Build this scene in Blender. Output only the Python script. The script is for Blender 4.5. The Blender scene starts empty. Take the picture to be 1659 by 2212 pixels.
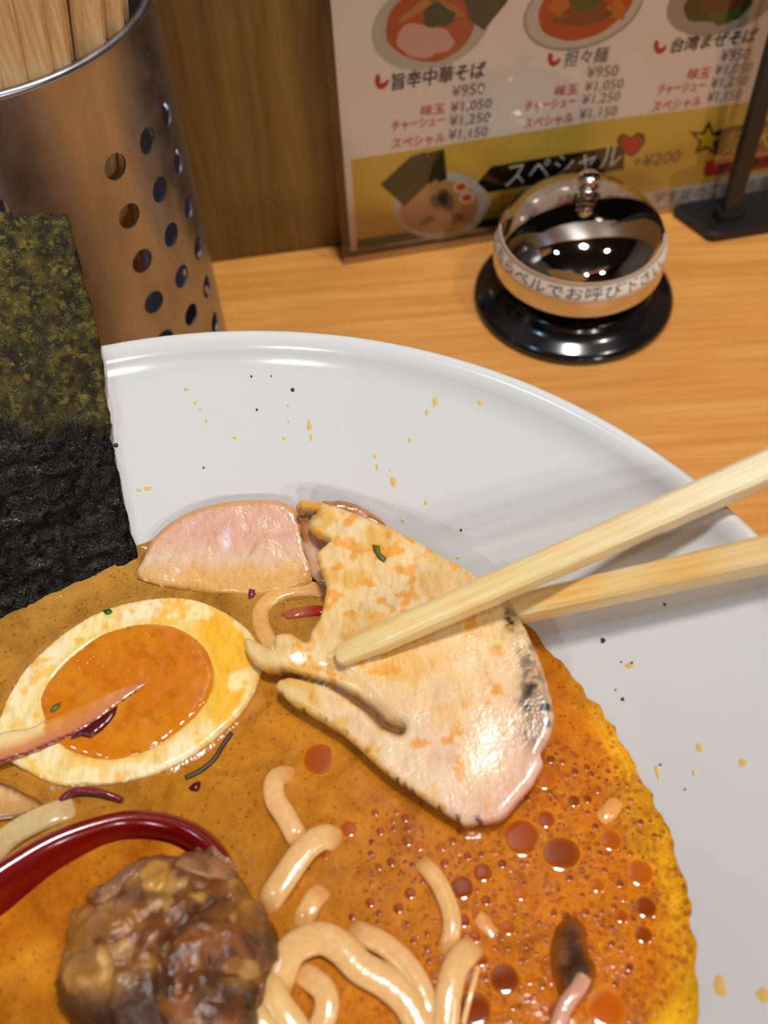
import bpy, math, random
import numpy as np
from mathutils import Vector, Matrix, geometry as mgeo
random.seed(7)
rng = np.random.default_rng(7)
scene = bpy.context.scene
COL = scene.collection
PI = math.pi

# ------------------------------------------------------------------ camera
# All lengths in the builders below are millimetres; the counter top is z = 0.
MM = 0.001
CAM_H = 256.3
F_PX, PITCH, ROLL = 2213.9, 0.92888, -0.06198
_cp, _sp = math.cos(PITCH), math.sin(PITCH)
_c, _s = math.cos(ROLL), math.sin(ROLL)
_rt, _up, _fw = np.array([1, 0, 0.]), np.array([0, _sp, _cp]), np.array([0, _cp, -_sp])
CR, CU, CF = _c * _rt + _s * _up, -_s * _rt + _c * _up, _fw
CO = np.array([0, 0, CAM_H])
cam_data = bpy.data.cameras.new('camera')
cam = bpy.data.objects.new('camera', cam_data)
COL.objects.link(cam)
scene.camera = cam
cam.matrix_world = Matrix(((CR[0], CU[0], -CF[0], 0), (CR[1], CU[1], -CF[1], 0),
                           (CR[2], CU[2], -CF[2], CAM_H * MM), (0, 0, 0, 1)))
cam_data.sensor_fit = 'HORIZONTAL'
cam_data.sensor_width = 36
cam_data.lens = 36 * F_PX / 1659
cam_data.clip_start = 0.01
cam_data.clip_end = 20
cam_data.dof.use_dof = True
cam_data.dof.focus_distance = 0.222
cam_data.dof.aperture_fstop = 21

# ------------------------------------------------------------------ world, lamps, exposure
scene.view_settings.view_transform = 'Standard'
scene.view_settings.look = 'None'
scene.view_settings.gamma = 1
scene.view_settings.use_curve_mapping = False
scene.view_settings.exposure = -0.9
world = bpy.data.worlds.new('room_air')
scene.world = world
world.use_nodes = True
world.node_tree.nodes['Background'].inputs[0].default_value = (1.0, 0.96, 0.92, 1)
world.node_tree.nodes['Background'].inputs[1].default_value = 0.04


def lamp(name, x, y, z, radius, power, col, aim=None):
    d = bpy.data.lights.new(name, 'AREA')
    d.shape = 'DISK'
    d.size = 2 * radius * MM
    d.energy = power
    d.color = col
    o = bpy.data.objects.new(name, d)
    COL.objects.link(o)
    o.location = (x * MM, y * MM, z * MM)
    if aim:
        o.rotation_euler = (Vector(aim) - Vector((x, y, z))).to_track_quat('-Z', 'Y').to_euler()
    return o


CEIL = 1400
lamp('ceiling_downlight_key', 110, 60, CEIL - 12, 75, 21, (1.0, 0.975, 0.94))
lamp('ceiling_downlight_right', 700, -150, CEIL - 12, 60, 8, (1.0, 0.96, 0.9))
lamp('ceiling_downlight_left', -680, -130, CEIL - 12, 50, 3.5, (0.4, 0.7, 1.0))
lamp('fill_spot_front', 100, -2200, CEIL - 60, 90, 19, (1.0, 0.97, 0.93), (0, 250, 50))  # three unseen front fill spots, added to brighten the upright menu
lamp('fill_spot_left', -900, -2000, CEIL - 60, 90, 13, (0.95, 0.97, 1.0), (0, 250, 50))
lamp('fill_spot_right', 1000, -2000, CEIL - 60, 90, 14, (1.0, 0.94, 0.86), (0, 250, 50))


# ------------------------------------------------------------------ numeric helpers
def ray(u, v):
    return (u - 829.5) / F_PX * CR - (v - 1106) / F_PX * CU + CF


def at(u, v, z):
    d = ray(u, v)
    return CO + d * ((z - CAM_H) / d[2])


def on_plane(u, v, P, n):
    d = ray(u, v)
    return CO + d * (((P - CO) @ n) / (d @ n))


def unit(v):
    v = np.asarray(v, float)
    return v / np.linalg.norm(v)


def pix(P):
    q = np.asarray(P) - CO
    w = q @ CF
    return np.stack([829.5 + F_PX * (q @ CR) / w, 1106 - F_PX * (q @ CU) / w], -1)


def _hash(ix, iy, iz, seed):
    h = (ix * 374761393 + iy * 668265263 + iz * 2147483647 + seed * 1274126177) & 0xffffffff
    h = ((h ^ (h >> 13)) * 1274126177) & 0xffffffff
    h = (h ^ (h >> 16)) & 0xffffffff
    return h / 4294967295.0


def vnoise(P, scale, seed=0):
    """value noise in -1..1; P (n,2|3) in mm, scale in mm per cell"""
    P = np.asarray(P, float) / scale
    if P.shape[1] == 2:
        P = np.hstack([P, np.zeros((len(P), 1))])
    i = np.floor(P).astype(np.int64)
    f = P - i
    f = f * f * (3 - 2 * f)
    r = 0
    for dx in (0, 1):
        for dy in (0, 1):
            for dz in (0, 1):
                w = (f[:, 0] if dx else 1 - f[:, 0]) * (f[:, 1] if dy else 1 - f[:, 1]) * (f[:, 2] if dz else 1 - f[:, 2])
                r = r + w * _hash(i[:, 0] + dx, i[:, 1] + dy, i[:, 2] + dz, seed)
    return r * 2 - 1


def fbm(P, scale, seed=0, octaves=3):
    r, a = 0, 1.0
    for k in range(octaves):
        r = r + a * vnoise(P, scale / 2 ** k, seed + 17 * k)
        a *= .5
    return r


def sstep(a, b, x):
    t = np.clip((x - a) / (b - a), 0, 1)
    return t * t * (3 - 2 * t)


def mixc(a, b, t):
    return np.asarray(a)[None, :] * (1 - t[:, None]) + np.asarray(b)[None, :] * t[:, None] if np.ndim(a) == 1 else \
        a * (1 - t[:, None]) + np.asarray(b)[None, :] * t[:, None]


def lin(r, g, b):
    f = lambda c: c / 255 / 12.92 if c / 255 <= 0.04045 else ((c / 255 + 0.055) / 1.055) ** 2.4
    return (f(r), f(g), f(b))


def seg_dist(P, line, closed=False):
    """distance of P (n,2) to a polyline (m,2)"""
    L = np.asarray(line, float)
    A, B = (L, np.roll(L, -1, 0)) if closed else (L[:-1], L[1:])
    best = np.full(len(P), 1e9)
    for a, b in zip(A, B):
        d = b - a
        t = np.clip(((P - a) @ d) / max(d @ d, 1e-12), 0, 1)
        best = np.minimum(best, np.hypot(*(P - a - t[:, None] * d).T))
    return best


def inside(P, poly):
    x, y = P[:, 0], P[:, 1]
    r = np.zeros(len(P), bool)
    n = len(poly)
    for i in range(n):
        x1, y1 = poly[i]
        x2, y2 = poly[(i + 1) % n]
        c = ((y1 > y) != (y2 > y))
        with np.errstate(divide='ignore', invalid='ignore'):
            r ^= c & (x < (x2 - x1) * (y - y1) / (y2 - y1 if y2 != y1 else 1e-12) + x1)
    return r


def catmull(pts, n, closed=False):
    P = np.asarray(pts, float)
    m = len(P)
    out = []
    segs = m if closed else m - 1
    for i in range(segs):
        g = (lambda k: P[k % m]) if closed else (lambda k: P[min(max(k, 0), m - 1)])
        p0, p1, p2, p3 = g(i - 1), g(i), g(i + 1), g(i + 2)
        for t in np.arange(n) / n:
            out.append(.5 * (2 * p1 + (p2 - p0) * t + (2 * p0 - 5 * p1 + 4 * p2 - p3) * t * t + (3 * p1 - p0 - 3 * p2 + p3) * t ** 3))
    if not closed:
        out.append(P[-1])
    return np.array(out)


def resample(poly, step, closed=True):
    P = np.asarray(poly, float)
    if closed:
        P = np.vstack([P, P[:1]])
    d = np.r_[0, np.cumsum(np.linalg.norm(np.diff(P, axis=0), axis=1))]
    n = max(3, int(round(d[-1] / step)))
    t = np.linspace(0, d[-1], n + 1)
    if closed:
        t = t[:-1]
    return np.stack([np.interp(t, d, P[:, k]) for k in range(P.shape[1])], 1)


# ------------------------------------------------------------------ object helpers
def tag(o, label=None, cat=None, group=None, kind=None):
    if label: o['label'] = label
    if cat: o['category'] = cat
    if group: o['group'] = group
    if kind: o['kind'] = kind
    return o


def thing(name, loc, label, cat, group=None):
    o = bpy.data.objects.new(name, None)
    o.empty_display_size = 0.01
    COL.objects.link(o)
    o.location = Vector(loc) * MM
    return tag(o, label, cat, group)


def build(name, V, F, m, parent=None, cols=None, smooth=True, origin=None):
    """one mesh object from world millimetre vertices"""
    V = np.asarray(V, float)
    if parent is not None:
        p = parent
        base = np.zeros(3)
        while p is not None:
            base += np.array(p.location) / MM
            p = p.parent
        org = base
    else:
        org = np.array([V[:, 0].mean(), V[:, 1].mean(), V[:, 2].min()]) if origin is None else np.asarray(origin, float)
    me = bpy.data.meshes.new(name)
    me.from_pydata(((V - org) * MM).tolist(), [], [tuple(int(i) for i in f) for f in F])
    if cols is not None:
        a = me.color_attributes.new('Col', 'FLOAT_COLOR', 'POINT')
        c = np.ones((len(V), 4), np.float32)
        c[:, :3] = np.clip(cols[:, :3], 0, 1)
        if cols.shape[1] > 3:
            c[:, 3] = cols[:, 3]
        a.data.foreach_set('color', c.ravel())
    me.materials.append(m)
    if smooth:
        me.polygons.foreach_set('use_smooth', [True] * len(me.polygons))
    me.update()
    o = bpy.data.objects.new(name, me)
    COL.objects.link(o)
    if parent is not None:
        o.parent = parent
    else:
        o.location = Vector(org) * MM
    return o


def lathe(prof, cx, cy, n=96, z0=0):
    prof = np.asarray(prof, float)
    V, F = [], []
    m = len(prof)
    for i in range(n):
        a = 2 * PI * i / n
        for r, z in prof:
            V.append((cx + r * math.cos(a), cy + r * math.sin(a), z0 + z))
    for i in range(n):
        j = (i + 1) % n
        for k in range(m - 1):
            F.append((i * m + k, j * m + k, j * m + k + 1, i * m + k + 1))
    return np.array(V), F


def box(x0, x1, y0, y1, z0, z1):
    V = [(x, y, z) for x in (x0, x1) for y in (y0, y1) for z in (z0, z1)]
    F = [(0, 1, 3, 2), (4, 6, 7, 5), (0, 4, 5, 1), (2, 3, 7, 6), (0, 2, 6, 4), (1, 5, 7, 3)]
    return np.array(V, float), F


def obox(c, ax, ay, az, hx, hy, hz, bevel=0):
    """oriented box, optional chamfer in the ax/ay plane"""
    if bevel:
        P = [(hx, hy - bevel), (hx - bevel, hy), (-hx + bevel, hy), (-hx, hy - bevel), (-hx, -hy + bevel), (-hx + bevel, -hy), (hx - bevel, -hy), (hx, -hy + bevel)]
    else:
        P = [(hx, -hy), (hx, hy), (-hx, hy), (-hx, -hy)]
    n = len(P)
    V = [np.asarray(c) + ax * p + ay * q + az * s for s in (-hz, hz) for p, q in P]
    F = [tuple(range(n - 1, -1, -1)), tuple(range(n, 2 * n))] + [(i, (i + 1) % n, n + (i + 1) % n, n + i) for i in range(n)]
    return np.array(V), F


def sweep(path, w, h, n=14, power=2.6, upref=(0, 0, 1), taper=None):
    """tube along path: w across, h along the up reference (superellipse section)"""
    path = np.asarray(path, float)
    T = np.gradient(path, axis=0)
    T /= np.linalg.norm(T, axis=1)[:, None]
    V, F = [], []
    m = len(path)
    for i in range(m):
        s = np.cross(T[i], upref)
        s = unit(s)
        u = np.cross(s, T[i])
        k = 1 if taper is None else taper[i]
        for j in range(n):
            a = 2 * PI * j / n
            ca, sa = math.cos(a), math.sin(a)
            V.append(path[i] + s * (w / 2 * k * math.copysign(abs(ca) ** (2 / power), ca)) + u * (h / 2 * k * math.copysign(abs(sa) ** (2 / power), sa)))
    for i in range(m - 1):
        for j in range(n):
            q = (j + 1) % n
            F.append((i * n + j, (i + 1) * n + j, (i + 1) * n + q, i * n + q))
    F.append(tuple(range(n)))
    F.append(tuple((m - 1) * n + j for j in range(n - 1, -1, -1)))
    return np.array(V), F


def merge(parts):
    V, F, o = [], [], 0
    for v, f in parts:
        V.append(np.asarray(v))
        F += [tuple(i + o for i in q) for q in f]
        o += len(v)
    return np.vstack(V), F


def tri_fill(outline, spacing, holes=()):
    """triangulate an outline (n,2) with interior points; returns P, tris, loops"""
    loops = [np.asarray(outline, float)] + [np.asarray(h, float) for h in holes]
    lo, hi = loops[0].min(0), loops[0].max(0)
    xs = np.arange(lo[0], hi[0], spacing)
    ys = np.arange(lo[1], hi[1], spacing * .866)
    G = np.array([(x + (spacing / 2 if k % 2 else 0), y) for k, y in enumerate(ys) for x in xs])
    if len(G):
        ok = inside(G, loops[0])
        G = G[ok]
        G = G[seg_dist(G, loops[0], True) > spacing * .45]
        for h in loops[1:]:
            c, r = h.mean(0), np.linalg.norm(h - h.mean(0), axis=1).max()
            G = G[np.hypot(*(G - c).T) > r + spacing * .3]
    P = np.vstack(loops + ([G] if len(G) else []))
    E, o, idx = [], 0, []
    for L in loops:
        n = len(L)
        E += [(o + i, o + (i + 1) % n) for i in range(n)]
        idx.append(np.arange(o, o + n))
        o += n
    r = mgeo.delaunay_2d_cdt([Vector(p) for p in P], E, [], 0, 1e-6)
    Q = np.array([tuple(v) for v in r[0]])
    T = np.array([f for f in r[2] if len(f) == 3])
    C = Q[T].mean(1)
    ok = inside(C, loops[0])
    for h in loops[1:]:
        ok &= ~inside(C, h)
    T = T[ok]
    # make all triangles counter-clockwise
    a = Q[T]
    area = (a[:, 1, 0] - a[:, 0, 0]) * (a[:, 2, 1] - a[:, 0, 1]) - (a[:, 2, 0] - a[:, 0, 0]) * (a[:, 1, 1] - a[:, 0, 1])
    T[area < 0] = T[area < 0][:, ::-1]
    return Q, T


def boundary_edges(T):
    cnt = {}
    for t in T:
        for a, b in ((t[0], t[1]), (t[1], t[2]), (t[2], t[0])):
            cnt[(a, b)] = 1
    return [(a, b) for (a, b) in cnt if (b, a) not in cnt]


class Frame:
    def __init__(s, O, n, uref=(1, 0, 0)):
        s.O = np.asarray(O, float)
        s.N = unit(n)
        if s.N[2] < 0 and abs(s.N[2]) > 1e-3: s.N = -s.N
        s.U = unit(np.asarray(uref) - (np.asarray(uref) @ s.N) * s.N)
        s.V = np.cross(s.N, s.U)

    def uv(s, pts):
        return np.array([((on_plane(u, v, s.O, s.N) - s.O) @ s.U, (on_plane(u, v, s.O, s.N) - s.O) @ s.V) for u, v in pts])

    def w(s, uv, h):
        uv = np.asarray(uv)
        return s.O + uv[:, :1] * s.U + uv[:, 1:2] * s.V + np.asarray(h)[:, None] * s.N


def frame3(*p):
    P = [np.asarray(q, float) for q in p]
    return Frame(P[0], np.cross(P[1] - P[0], P[2] - P[0]))


def slab(name, outline_px, fr, spacing, top, bot, color, m, parent=None, round_r=1.0, smooth_n=3, jitter=0, seed=0):
    """solid slice: outline given where it was seen, standing in plane fr; top/bot(uv, d) give heights"""
    o = fr.uv(catmull(outline_px, smooth_n, True) if smooth_n > 1 else outline_px)
    o = resample(o, spacing * .8)
    if jitter:
        c = o.mean(0)
        k = fbm(o, 2.5, seed + 5, 3) * jitter
        o = o + (o - c) / np.linalg.norm(o - c, axis=1)[:, None] * k[:, None]
    P, T = tri_fill(o, spacing)
    d = seg_dist(P, o, True)
    e = np.where(d < round_r, round_r - np.sqrt(np.maximum(round_r ** 2 - (round_r - np.minimum(d, round_r)) ** 2, 0)), 0)
    ht, hb = top(P, d) - e, bot(P, d)
    hb = np.minimum(hb + e * .6, ht - .05)
    A, B = fr.w(P, ht), fr.w(P, hb)
    n = len(P)
    F = [tuple(t) for t in T] + [tuple(t[::-1] + n) for t in T]
    for a, b in boundary_edges(T):
        F.append((b, a, a + n, b + n))
    V = np.vstack([A, B])
    cols = None
    if color is not None:
        pa = pix(A)
        ca = color(P, d, pa)
        cols = np.vstack([ca, ca])
    return build(name, V, F, m, parent, cols)


# ------------------------------------------------------------------ materials
class NT:
    def __init__(s, name):
        s.m = bpy.data.materials.new(name)
        s.m.use_nodes = True
        s.t = s.m.node_tree
        s.b = s.t.nodes['Principled BSDF']
        s._tc = None

    def n(s, kind, **kw):
        x = s.t.nodes.new(kind)
        for k, v in kw.items():
            setattr(x, k, v)
        return x

    def link(s, a, b):
        s.t.links.new(a, b)

    def set(s, **kw):
        names = dict(rough='Roughness', metal='Metallic', spec='Specular IOR Level', coat='Coat Weight', coat_rough='Coat Roughness',
                     sss='Subsurface Weight', trans='Transmission Weight', ior='IOR', alpha='Alpha', aniso='Anisotropic')
        for k, v in kw.items():
            s.b.inputs[names[k]].default_value = v
        return s

    def coords(s, sx=1, sy=1, sz=1, rot=(0, 0, 0)):
        """object coordinates in millimetres"""
        tc = s.n('ShaderNodeTexCoord')
        mp = s.n('ShaderNodeMapping')
        mp.inputs['Scale'].default_value = (1000 * sx, 1000 * sy, 1000 * sz)
        mp.inputs['Rotation'].default_value = rot
        s.link(tc.outputs['Object'], mp.inputs['Vector'])
        return mp.outputs[0]

    def noise(s, scale, detail=3, co=None, rough=.55, dist=0):
        x = s.n('ShaderNodeTexNoise')
        x.inputs['Scale'].default_value = scale
        x.inputs['Detail'].default_value = detail
        x.inputs['Roughness'].default_value = rough
        x.inputs['Distortion'].default_value = dist
        s.link(co or s.coords(), x.inputs['Vector'])
        return x.outputs['Fac']

    def voro(s, scale, co=None, feature='F1', rnd=1):
        x = s.n('ShaderNodeTexVoronoi', feature=feature)
        x.inputs['Scale'].default_value = scale
        x.inputs['Randomness'].default_value = rnd
        s.link(co or s.coords(), x.inputs['Vector'])
        return x

    def ramp(s, fac, stops):
        x = s.n('ShaderNodeValToRGB')
        while len(x.color_ramp.elements) < len(stops):
            x.color_ramp.elements.new(.5)
        for e, (p, c) in zip(x.color_ramp.elements, stops):
            e.position = p
            e.color = (*c, 1) if len(c) == 3 else c
        s.link(fac, x.inputs[0])
        return x.outputs[0]

    def mix(s, fac, a, b, mode='MIX'):
        x = s.n('ShaderNodeMix', data_type='RGBA', blend_type=mode)
        for sock, v in ((x.inputs[0], fac), (x.inputs[6], a), (x.inputs[7], b)):
            if hasattr(v, 'is_output'):
                s.link(v, sock)
            elif isinstance(v, (int, float)):
                sock.default_value = v
            else:
                sock.default_value = (*v, 1)
        return x.outputs[2]

    def math(s, op, a, b=0.0):
        x = s.n('ShaderNodeMath', operation=op)
        for sock, v in ((x.inputs[0], a), (x.inputs[1], b)):
            if hasattr(v, 'is_output'): s.link(v, sock)
            else: sock.default_value = v
        return x.outputs[0]

    def attr(s):
        x = s.n('ShaderNodeVertexColor', layer_name='Col')
        return x.outputs['Color']

    def attr_alpha(s):
        x = s.n('ShaderNodeVertexColor', layer_name='Col')
        return x.outputs['Alpha']

    def base(s, c):
        if hasattr(c, 'is_output'): s.link(c, s.b.inputs['Base Color'])
        else: s.b.inputs['Base Color'].default_value = (*c, 1)
        return s

    def bump(s, h, dist, strength=1.0, prev=None):
        x = s.n('ShaderNodeBump')
        x.inputs['Strength'].default_value = strength
        x.inputs['Distance'].default_value = dist * MM
        s.link(h, x.inputs['Height'])
        if prev is not None: s.link(prev, x.inputs['Normal'])
        s.link(x.outputs[0], s.b.inputs['Normal'])
        return x.outputs[0]

    def sss(s, w, radius, scale=1.0):
        s.b.inputs['Subsurface Weight'].default_value = w
        s.b.inputs['Subsurface Radius'].default_value = radius
        s.b.inputs['Subsurface Scale'].default_value = scale * MM
        return s


def plain(name, c, rough=.5, metal=0, **kw):
    k = NT(name).base(c).set(rough=rough, metal=metal, **kw)
    return k.m


def wood_mat(name, light, dark, along, fine=1.0, rough=.45, coat=0, knots=False):
    k = NT(name)
    st = {'x': (.012, .22, .22), 'z': (.14, .14, .009)}[along]
    co = k.coords(*[q * fine for q in st])
    n1 = k.noise(1.0, 4, co, .6, .6)
    st2 = {'x': (.03, 1.6, 1.6), 'z': (1.3, 1.3, .03)}[along]
    n2 = k.noise(1.0, 3, k.coords(*[q * fine for q in st2]), .6, .2)
    c = k.ramp(n1, [(.3, dark), (.5, tuple((a + b) / 2 for a, b in zip(light, dark))), (.68, light)])
    c = k.mix(k.ramp(n2, [(.35, (0, 0, 0)), (.75, (1, 1, 1))]), c, tuple(q * .8 for q in dark))
    c2 = k.mix(.35, k.ramp(n1, [(.3, dark), (.68, light)]), c)
    if knots:
        v = k.voro(.018, k.coords(1, 1, .6))
        c2 = k.mix(k.ramp(v.outputs['Distance'], [(.06, (1, 1, 1)), (.14, (0, 0, 0))]), c2, lin(38, 40, 26))
    k.base(c2)
    k.set(rough=rough, coat=coat, coat_rough=.25)
    k.bump(n2, .12, .5)
    return k.m


M_counter = wood_mat('counter_wood', lin(232, 168, 88), lin(208, 134, 56), 'x', 1.0, .42, .15)
M_wall = wood_mat('dark_wall_wood', lin(136, 100, 44), lin(98, 70, 27), 'z', 1.0, .55, 0, True)
M_plaster = plain('plaster', lin(120, 108, 96), .8)
M_ceil = plain('dark_ceiling_paint', lin(58, 54, 50), .8)
M_floor = plain('floor_tile', lin(90, 75, 60), .5)


def ceramic():
    k = NT('white_ceramic')
    n = k.noise(.02, 2)
    k.base(k.mix(n, (.70, .70, .69), (.67, .675, .675)))
    k.set(rough=.16, spec=.5)
    return k.m


M_bowl = ceramic()


def steel():
    k = NT('brushed_steel')
    n = k.noise(1, 4, k.coords(.08, .08, .02))
    k.base(k.ramp(n, [(.3, lin(146, 150, 162)), (.7, lin(184, 186, 198))]))
    k.set(metal=1, aniso=.3)
    r = k.ramp(k.noise(.15, 3), [(.3, (.28,) * 3), (.75, (.42,) * 3)])
    k.link(r, k.b.inputs['Roughness'])
    k.bump(k.noise(1, 2, k.coords(.6, .6, .02)), .02, .3)
    return k.m


M_steel = steel()
M_chrome = plain('polished_chrome', lin(222, 218, 212), .035, 1)
M_brass = plain('brass_edge', lin(214, 170, 100), .16, 1)
M_black = plain('black_enamel', (.006, .006, .007), .18, 0, coat=.6, coat_rough=.08)
M_black_matte = plain('black_powder_coat', (.009, .009, .009), .4)

# ------------------------------------------------------------------ room
WALL_A = np.array([-58.4, 316.87, 0.])
WDIR = unit(np.array([np.cos(np.radians(6.303)), np.sin(np.radians(6.303)), 0]))
WN = np.array([-WDIR[1], WDIR[0], 0.])
ZUP = np.array([0, 0, 1.])


def struct(name, V, F, m):
    o = build(name, V, F, m, smooth=False)
    o['kind'] = 'structure'
    return o


c = WALL_A + WDIR * 0 + WN * 15 + ZUP * 325
struct('wall_back', *obox(c, WDIR, WN, ZUP, 2000, 15, 1075), M_wall)
struct('floor', *box(-1900, 2000, -2600, 620, -780, -750), M_floor)
struct('ceiling', *box(-1900, 2000, -2600, 620, CEIL, CEIL + 30), M_ceil)
struct('wall_left', *box(-1930, -1900, -2600, 620, -750, CEIL), M_plaster)
struct('wall_right', *box(2000, 2030, -2600, 620, -750, CEIL), M_plaster)
struct('wall_front', *box(-1900, 2000, -2630, -2600, -750, CEIL), M_wall)

# counter: top slab and front panel down to the floor
counter = thing('counter', (0, 100, 0), 'long orange-brown wooden counter with straight grain under the bowl and bell', 'counter')
poly = [WALL_A - WDIR * 1700 - WN * .3, WALL_A + WDIR * 1900 - WN * .3]
V = np.array([(poly[0][0], -140, -40), (poly[1][0], -140, -40), (poly[1][0], poly[1][1], -40), (poly[0][0], poly[0][1], -40),
              (poly[0][0], -140, 0), (poly[1][0], -140, 0), (poly[1][0], poly[1][1], 0), (poly[0][0], poly[0][1], 0)])
build('counter_top', V, [(3, 2, 1, 0), (4, 5, 6, 7), (0, 1, 5, 4), (1, 2, 6, 5), (2, 3, 7, 6), (3, 0, 4, 7)], M_counter, counter, smooth=False)
build('front_panel', *box(-1700, 1800, 60, 80, -750, -40), M_wall, counter, smooth=False)

# ------------------------------------------------------------------ bowl
BX, BY, RIM_R, RIM_Z, SR, SZ = -34.4, 48.31, 112.24, 108.84, 79.96, 79.39
SLOPE = (RIM_R - SR) / (RIM_Z - SZ)


def wall_hit(u, v):
    d = ray(u, v)
    for t in np.linspace(100, 500, 8000):
        P = CO + t * d
        if P[2] < 125 and math.hypot(P[0] - BX, P[1] - BY) >= SR + (P[2] - SZ) * SLOPE:
            return P


def wall_z(r):
    return SZ + (r - SR) / SLOPE


bowl = thing('ramen_bowl', (BX, BY, 0), 'large white ceramic ramen bowl with flared wall, full of orange broth', 'bowl')
prof = [(0, 22), (30, 24), (50, 38), (SR - 15, SZ - 16), (SR, SZ), (SR + 12, wall_z(SR + 12)), (RIM_R - 7, wall_z(RIM_R - 7)), (RIM_R - 4.8, wall_z(RIM_R - 4.8)),
        (RIM_R - 4.0, RIM_Z - 2.6), (RIM_R - 3, RIM_Z - 1.2), (RIM_R - 1.8, RIM_Z - .25), (RIM_R - .9, RIM_Z), (RIM_R - .2, RIM_Z - .4), (RIM_R + .2, RIM_Z - 1.3), (RIM_R - .3, RIM_Z - 2.8), (RIM_R - 5, RIM_Z - 8),
        (SR + 2, SZ - 8), (62, 52), (48, 24), (42, 9), (41, 0), (36, 0), (35, 6), (0, 8)]
build('bowl_body', *lathe(prof, BX, BY, 160), M_bowl, bowl)

M_stain = NT('dried_broth_film').base(lin(214, 165, 62)).set(rough=.25).m
M_splash = NT('broth_splash').base(lin(228, 190, 110)).set(rough=.15).m
M_speck = plain('pepper_speck', lin(60, 48, 18), .5)


def wall_frame(P):
    a = math.atan2(P[1] - BY, P[0] - BX)
    out = np.array([math.cos(a), math.sin(a), 0])
    n = unit(-out / SLOPE * 1.0 + np.array([0, 0, 1.]) * 1.0) if False else unit(np.array([-out[0], -out[1], SLOPE]))
    return Frame(P, n)


def blob(P, rx, ry, h, rot=0, n=12, seed=0):
    fr = wall_frame(P)
    V, F = [], []
    g = np.random.default_rng(seed)
    w = 1 + .35 * (g.random(n) - .5)
    for k, (s, hh) in enumerate(((1, 0.02), (.75, .7), (.4, .95))):
        for i in range(n):
            a = 2 * PI * i / n
            x, y = rx * s * w[i] * math.cos(a), ry * s * w[i] * math.sin(a)
            V.append((x * math.cos(rot) - y * math.sin(rot), x * math.sin(rot) + y * math.cos(rot), hh * h))
    V.append((0, 0, h))
    for k in range(2):
        for i in range(n):
            j = (i + 1) % n
            F.append((k * n + i, k * n + j, (k + 1) * n + j, (k + 1) * n + i))
    for i in range(n):
        F.append((2 * n + i, 2 * n + (i + 1) % n, 3 * n))
    V = np.array(V)
    return fr.w(V[:, :2], V[:, 2]), F


splash = [(850, 1040, 9, 13), (843, 1015, 4, 5), (885, 950, 7, 6), (940, 868, 9, 14), (922, 890, 6, 10), (1037, 870, 9, 7), (1075, 805, 4, 3), (985, 780, 5, 3), (1108, 850, 4, 3),
          (422, 870, 5, 5), (432, 884, 4, 4), (402, 840, 8, 5), (446, 910, 4, 9), (613, 946, 5, 6), (623, 910, 3, 4), (622, 875, 4, 5), (668, 920, 7, 16), (672, 945, 5, 12),
          (810, 985, 4, 8), (815, 1008, 5, 9), (920, 1085, 6, 8), (990, 1205, 6, 4), (320, 1055, 13, 7), (300, 1058, 7, 5), (508, 945, 8, 4), (1511, 1614, 9, 10), (1605, 1648, 12, 9),
          (1420, 1668, 7, 16), (1360, 1437, 12, 7), (1555, 2130, 16, 22), (1650, 2150, 18, 14), (1300, 2230, 9, 6), (1500, 1670, 5, 7), (870, 1125, 5, 6), (640, 1165, 4, 3)]
parts = []
for k, (u, v, a, b) in enumerate(splash):
    P = wall_hit(u, v)
    if P is not None: parts.append(blob(P, a * .075, b * .09, .12, 0, 12, k))
build('broth_splashes', *merge(parts), M_splash, bowl)['kind'] = 'stuff'
specks = [(632, 842, 5), (555, 885, 3), (543, 813, 3), (606, 769, 2.5), (400, 733, 4), (250, 962, 6), (1342, 1430, 2), (1303, 1384, 6), (1365, 1432, 3), (1436, 1306, 3), (1345, 1510, 4), (996, 1145, 3), (440, 1010, 2.5), (1427, 1652, 2.5), (586, 812, 2), (480, 1100, 2.5), (1330, 1490, 2), (1480, 1705, 2)]
parts = [blob(wall_hit(u, v), a * .095, a * .095, .3, 0, 8, k + 90) for k, (u, v, a) in enumerate(specks)]
build('pepper_specks', *merge(parts), M_speck, bowl)['kind'] = 'stuff'


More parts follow.
